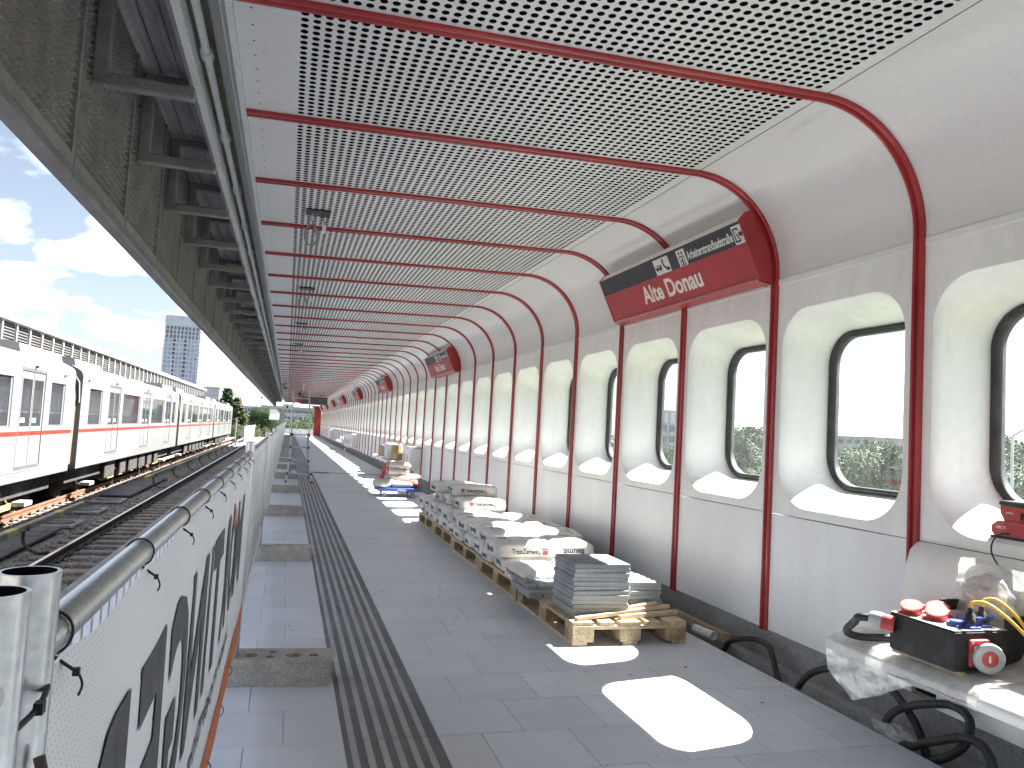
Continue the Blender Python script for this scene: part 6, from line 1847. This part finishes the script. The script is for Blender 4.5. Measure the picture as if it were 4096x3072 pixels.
# beyond the windows
rt = random.Random(11)
far = [(46, 52.5, 9.3, 'round', 'leaf_silver'), (50, 56.5, 9.6, 'round', 'leaf_silver'), (47, 49.2, 9.0, 'poplar', 'leaf_silver'), (52, 60.5, 9.2, 'round', 'leaf_green'), (56, 45.5, 11.2, 'round', 'leaf_dark'),
       (50, 43.2, 10.2, 'round', 'leaf_green'), (58, 50, 10.6, 'poplar', 'leaf_silver'), (44, 37.5, 8.2, 'round', 'leaf_green'), (57, 40.2, 11.0, 'round', 'leaf_dark'), (54, 79, 10.4, 'poplar', 'leaf_dark'),
       (52, 77, 10.6, 'poplar', 'leaf_silver'), (49, 73.8, 9.4, 'poplar', 'leaf_silver'), (58, 86, 11.6, 'round', 'leaf_dark'), (46, 68, 6.6, 'round', 'leaf_silver'), (45, 64.0, 6.0, 'round', 'leaf_silver'),
       (64, 70, 10.4, 'round', 'leaf_green'), (62, 66, 10.0, 'round', 'leaf_dark'), (44, 83, 6.5, 'round', 'leaf_green'), (60, 105, 9.0, 'round', 'leaf_green'), (56, 112, 9.4, 'round', 'leaf_silver'), (70, 58, 10.8, 'round', 'leaf_dark'),
       (66, 52, 10.6, 'round', 'leaf_green'), (50, 96, 8.5, 'round', 'leaf_dark'), (68, 46, 11, 'round', 'leaf_green'), (40, 92, 6, 'round', 'leaf_silver'), (62, 34, 10.6, 'round', 'leaf_green'), (55, 33, 9.6, 'round', 'leaf_dark')]
for k, (x, y, h, kd, mt_) in enumerate(sorted(far, key=lambda q: q[1] / q[0])):
    col_ = {'leaf_silver': 'silvery', 'leaf_green': 'mid green', 'leaf_dark': 'dark green'}[mt_]
    tree(x, y, -7, h, rt.uniform(.85, 1.1) if kd == 'round' else 1.25, kd, mt_, 4 + k % 4 if kd == 'round' else 9 + k % 2, f'{col_} tree outside the windows, {ORD[k] if k < 22 else str(k + 1) + "th"} from the right picture edge', group='trees outside the windows')
# yellow-green shrubs beyond the road
for k, (x, y) in enumerate(((37, 44.6), (38, 36.5), (36, 60), (37, 52), (38, 33), (37, 70), (36, 30))):
    tree(x, y, -7, 2.6, .9, 'shrub', ('leaf_green', 'leaf_olive')[k % 2], 20 + k % 3, f'{ORD[k]} roadside shrub outside the windows', group='roadside shrubs')
# mass of far woods on the horizon
rr = np.random.default_rng(12)
P = []; N = []
for k in range(150):
    ang = R(rr.uniform(-25, 80)); dist = rr.uniform(260, 420)
    cx, cy = math.sin(ang) * dist, math.cos(ang) * dist
    if -70 < cx < -20 and cy > 200: continue
    r_ = rr.uniform(5, 9); q = 55
    d = rr.normal(size=(q, 3)); d /= np.linalg.norm(d, axis=1)[:, None]
    P.append(np.array([cx, cy, -1.5]) + d * r_ * rr.uniform(.6, 1, q)[:, None] * np.array([1, 1, .55])); N.append(d)
V, F = leaf_quads(np.concatenate(P), np.concatenate(N), 3.4, rr)
me = bpy.data.meshes.new('distant_wood'); me.from_pydata(V.tolist(), [], F); me.materials.append(MATS['leaf_silver']); me.update()
stuff(put('distant_wood', me), 'distant belt of trees on the horizon')
# frame building and low blocks seen through the windows
fb = thing('frame_building', 'grey multi-storey frame building seen through the fourth window', 'building', (62, 117, -7))
b = MB(); b.box(60, 112, -7, 66, 124, 4.4); b.build('wall', 'building_grey', fb)
for f_ in range(6):
    for c_ in range(4):
        b = MB(); b.box(59.9, 112.5 + c_ * 3, -5.5 + f_ * 1.7, 59.98, 114.6 + c_ * 3, -4.5 + f_ * 1.7); b.build('window', 'building_dark', fb)
        b = MB(); b.box(60.3 + c_ * 1.5, 111.9, -5.5 + f_ * 1.7, 61.3 + c_ * 1.5, 111.98, -4.5 + f_ * 1.7); b.build('window', 'building_dark', fb)
for (x, y) in ((60.2, 112.2), (60.2, 115), (63, 112.2)):
    b = MB(); b.box(x, y, 4.4, x + .35, y + .35, 6.2); b.build('roof_post', 'building_grey', fb)
b = MB(); b.box(60.1, 112.1, 6.2, 63.5, 115.5, 6.5); b.build('roof_frame', 'building_grey', fb)
b = MB(); b.box(62.5, 118, 4.4, 65.5, 122, 6.8); b.build('lift_house', 'building_grey', fb)
def wall_block(x, y0, y1, zt, label):
    t = thing('low_block', label, 'building', (x, (y0 + y1) / 2, -7))
    b = MB(); b.box(x, y0, -7, x + 14, y1, zt); b.build('wall', 'building_grey', t)
    nn = int((y1 - y0) / 4)
    for c_ in range(nn):
        b = MB(); b.box(x - .1, y0 + 1 + c_ * 4, zt - 2.2, x - .02, y0 + 3.4 + c_ * 4, zt - .9); b.build('window', 'building_dark', t)
    b = MB(); b.box(x - .3, y0 - .3, zt, x + 14, y1 + .3, zt + .4); b.build('roof', 'building_grey', t)
wall_block(190, 212, 232, 6.6, 'low pale building on the horizon above the trees')
wall_block(220, 221, 226, 13.0, 'slim distant block at the right edge of the second window')
# lamp post and road signs outside
t = thing('street_lamp', 'grey curved street lamp outside the nearest window', 'street lamp', (36, 30.2, -7))
b = MB(); b.tube(smooth_path([(36, 30.2, -7), (36, 30.2, -2), (36, 30.2, 2.2), (36.0, 29.95, 2.75), (36, 29.4, 2.98), (36, 28.8, 3.0)], 5), .07, 8); b.build('mast', 'lamp_grey', t)
b = MB(); b.bevel_box(35.85, 28.3, 2.9, 36.15, 28.95, 3.05, .04); b.build('lantern', 'lamp_grey', t)
for k, (x, y) in enumerate(((37, 40.2), (37, 38.9))):
    t = thing('road_sign', ['left red direction sign by the road', 'right red direction sign by the road'][k], 'road sign', (x, y, -7), 'red road signs')
    b = MB(); b.cyl((x, y, -7), (x, y, -1.4), .05, 6); b.build('pole', 'lamp_grey', t)
    b = MB(); b.box(x - .06, y - .4, -2.2, x - .02, y + .4, -1.4); b.build('board', 'red_plastic', t)
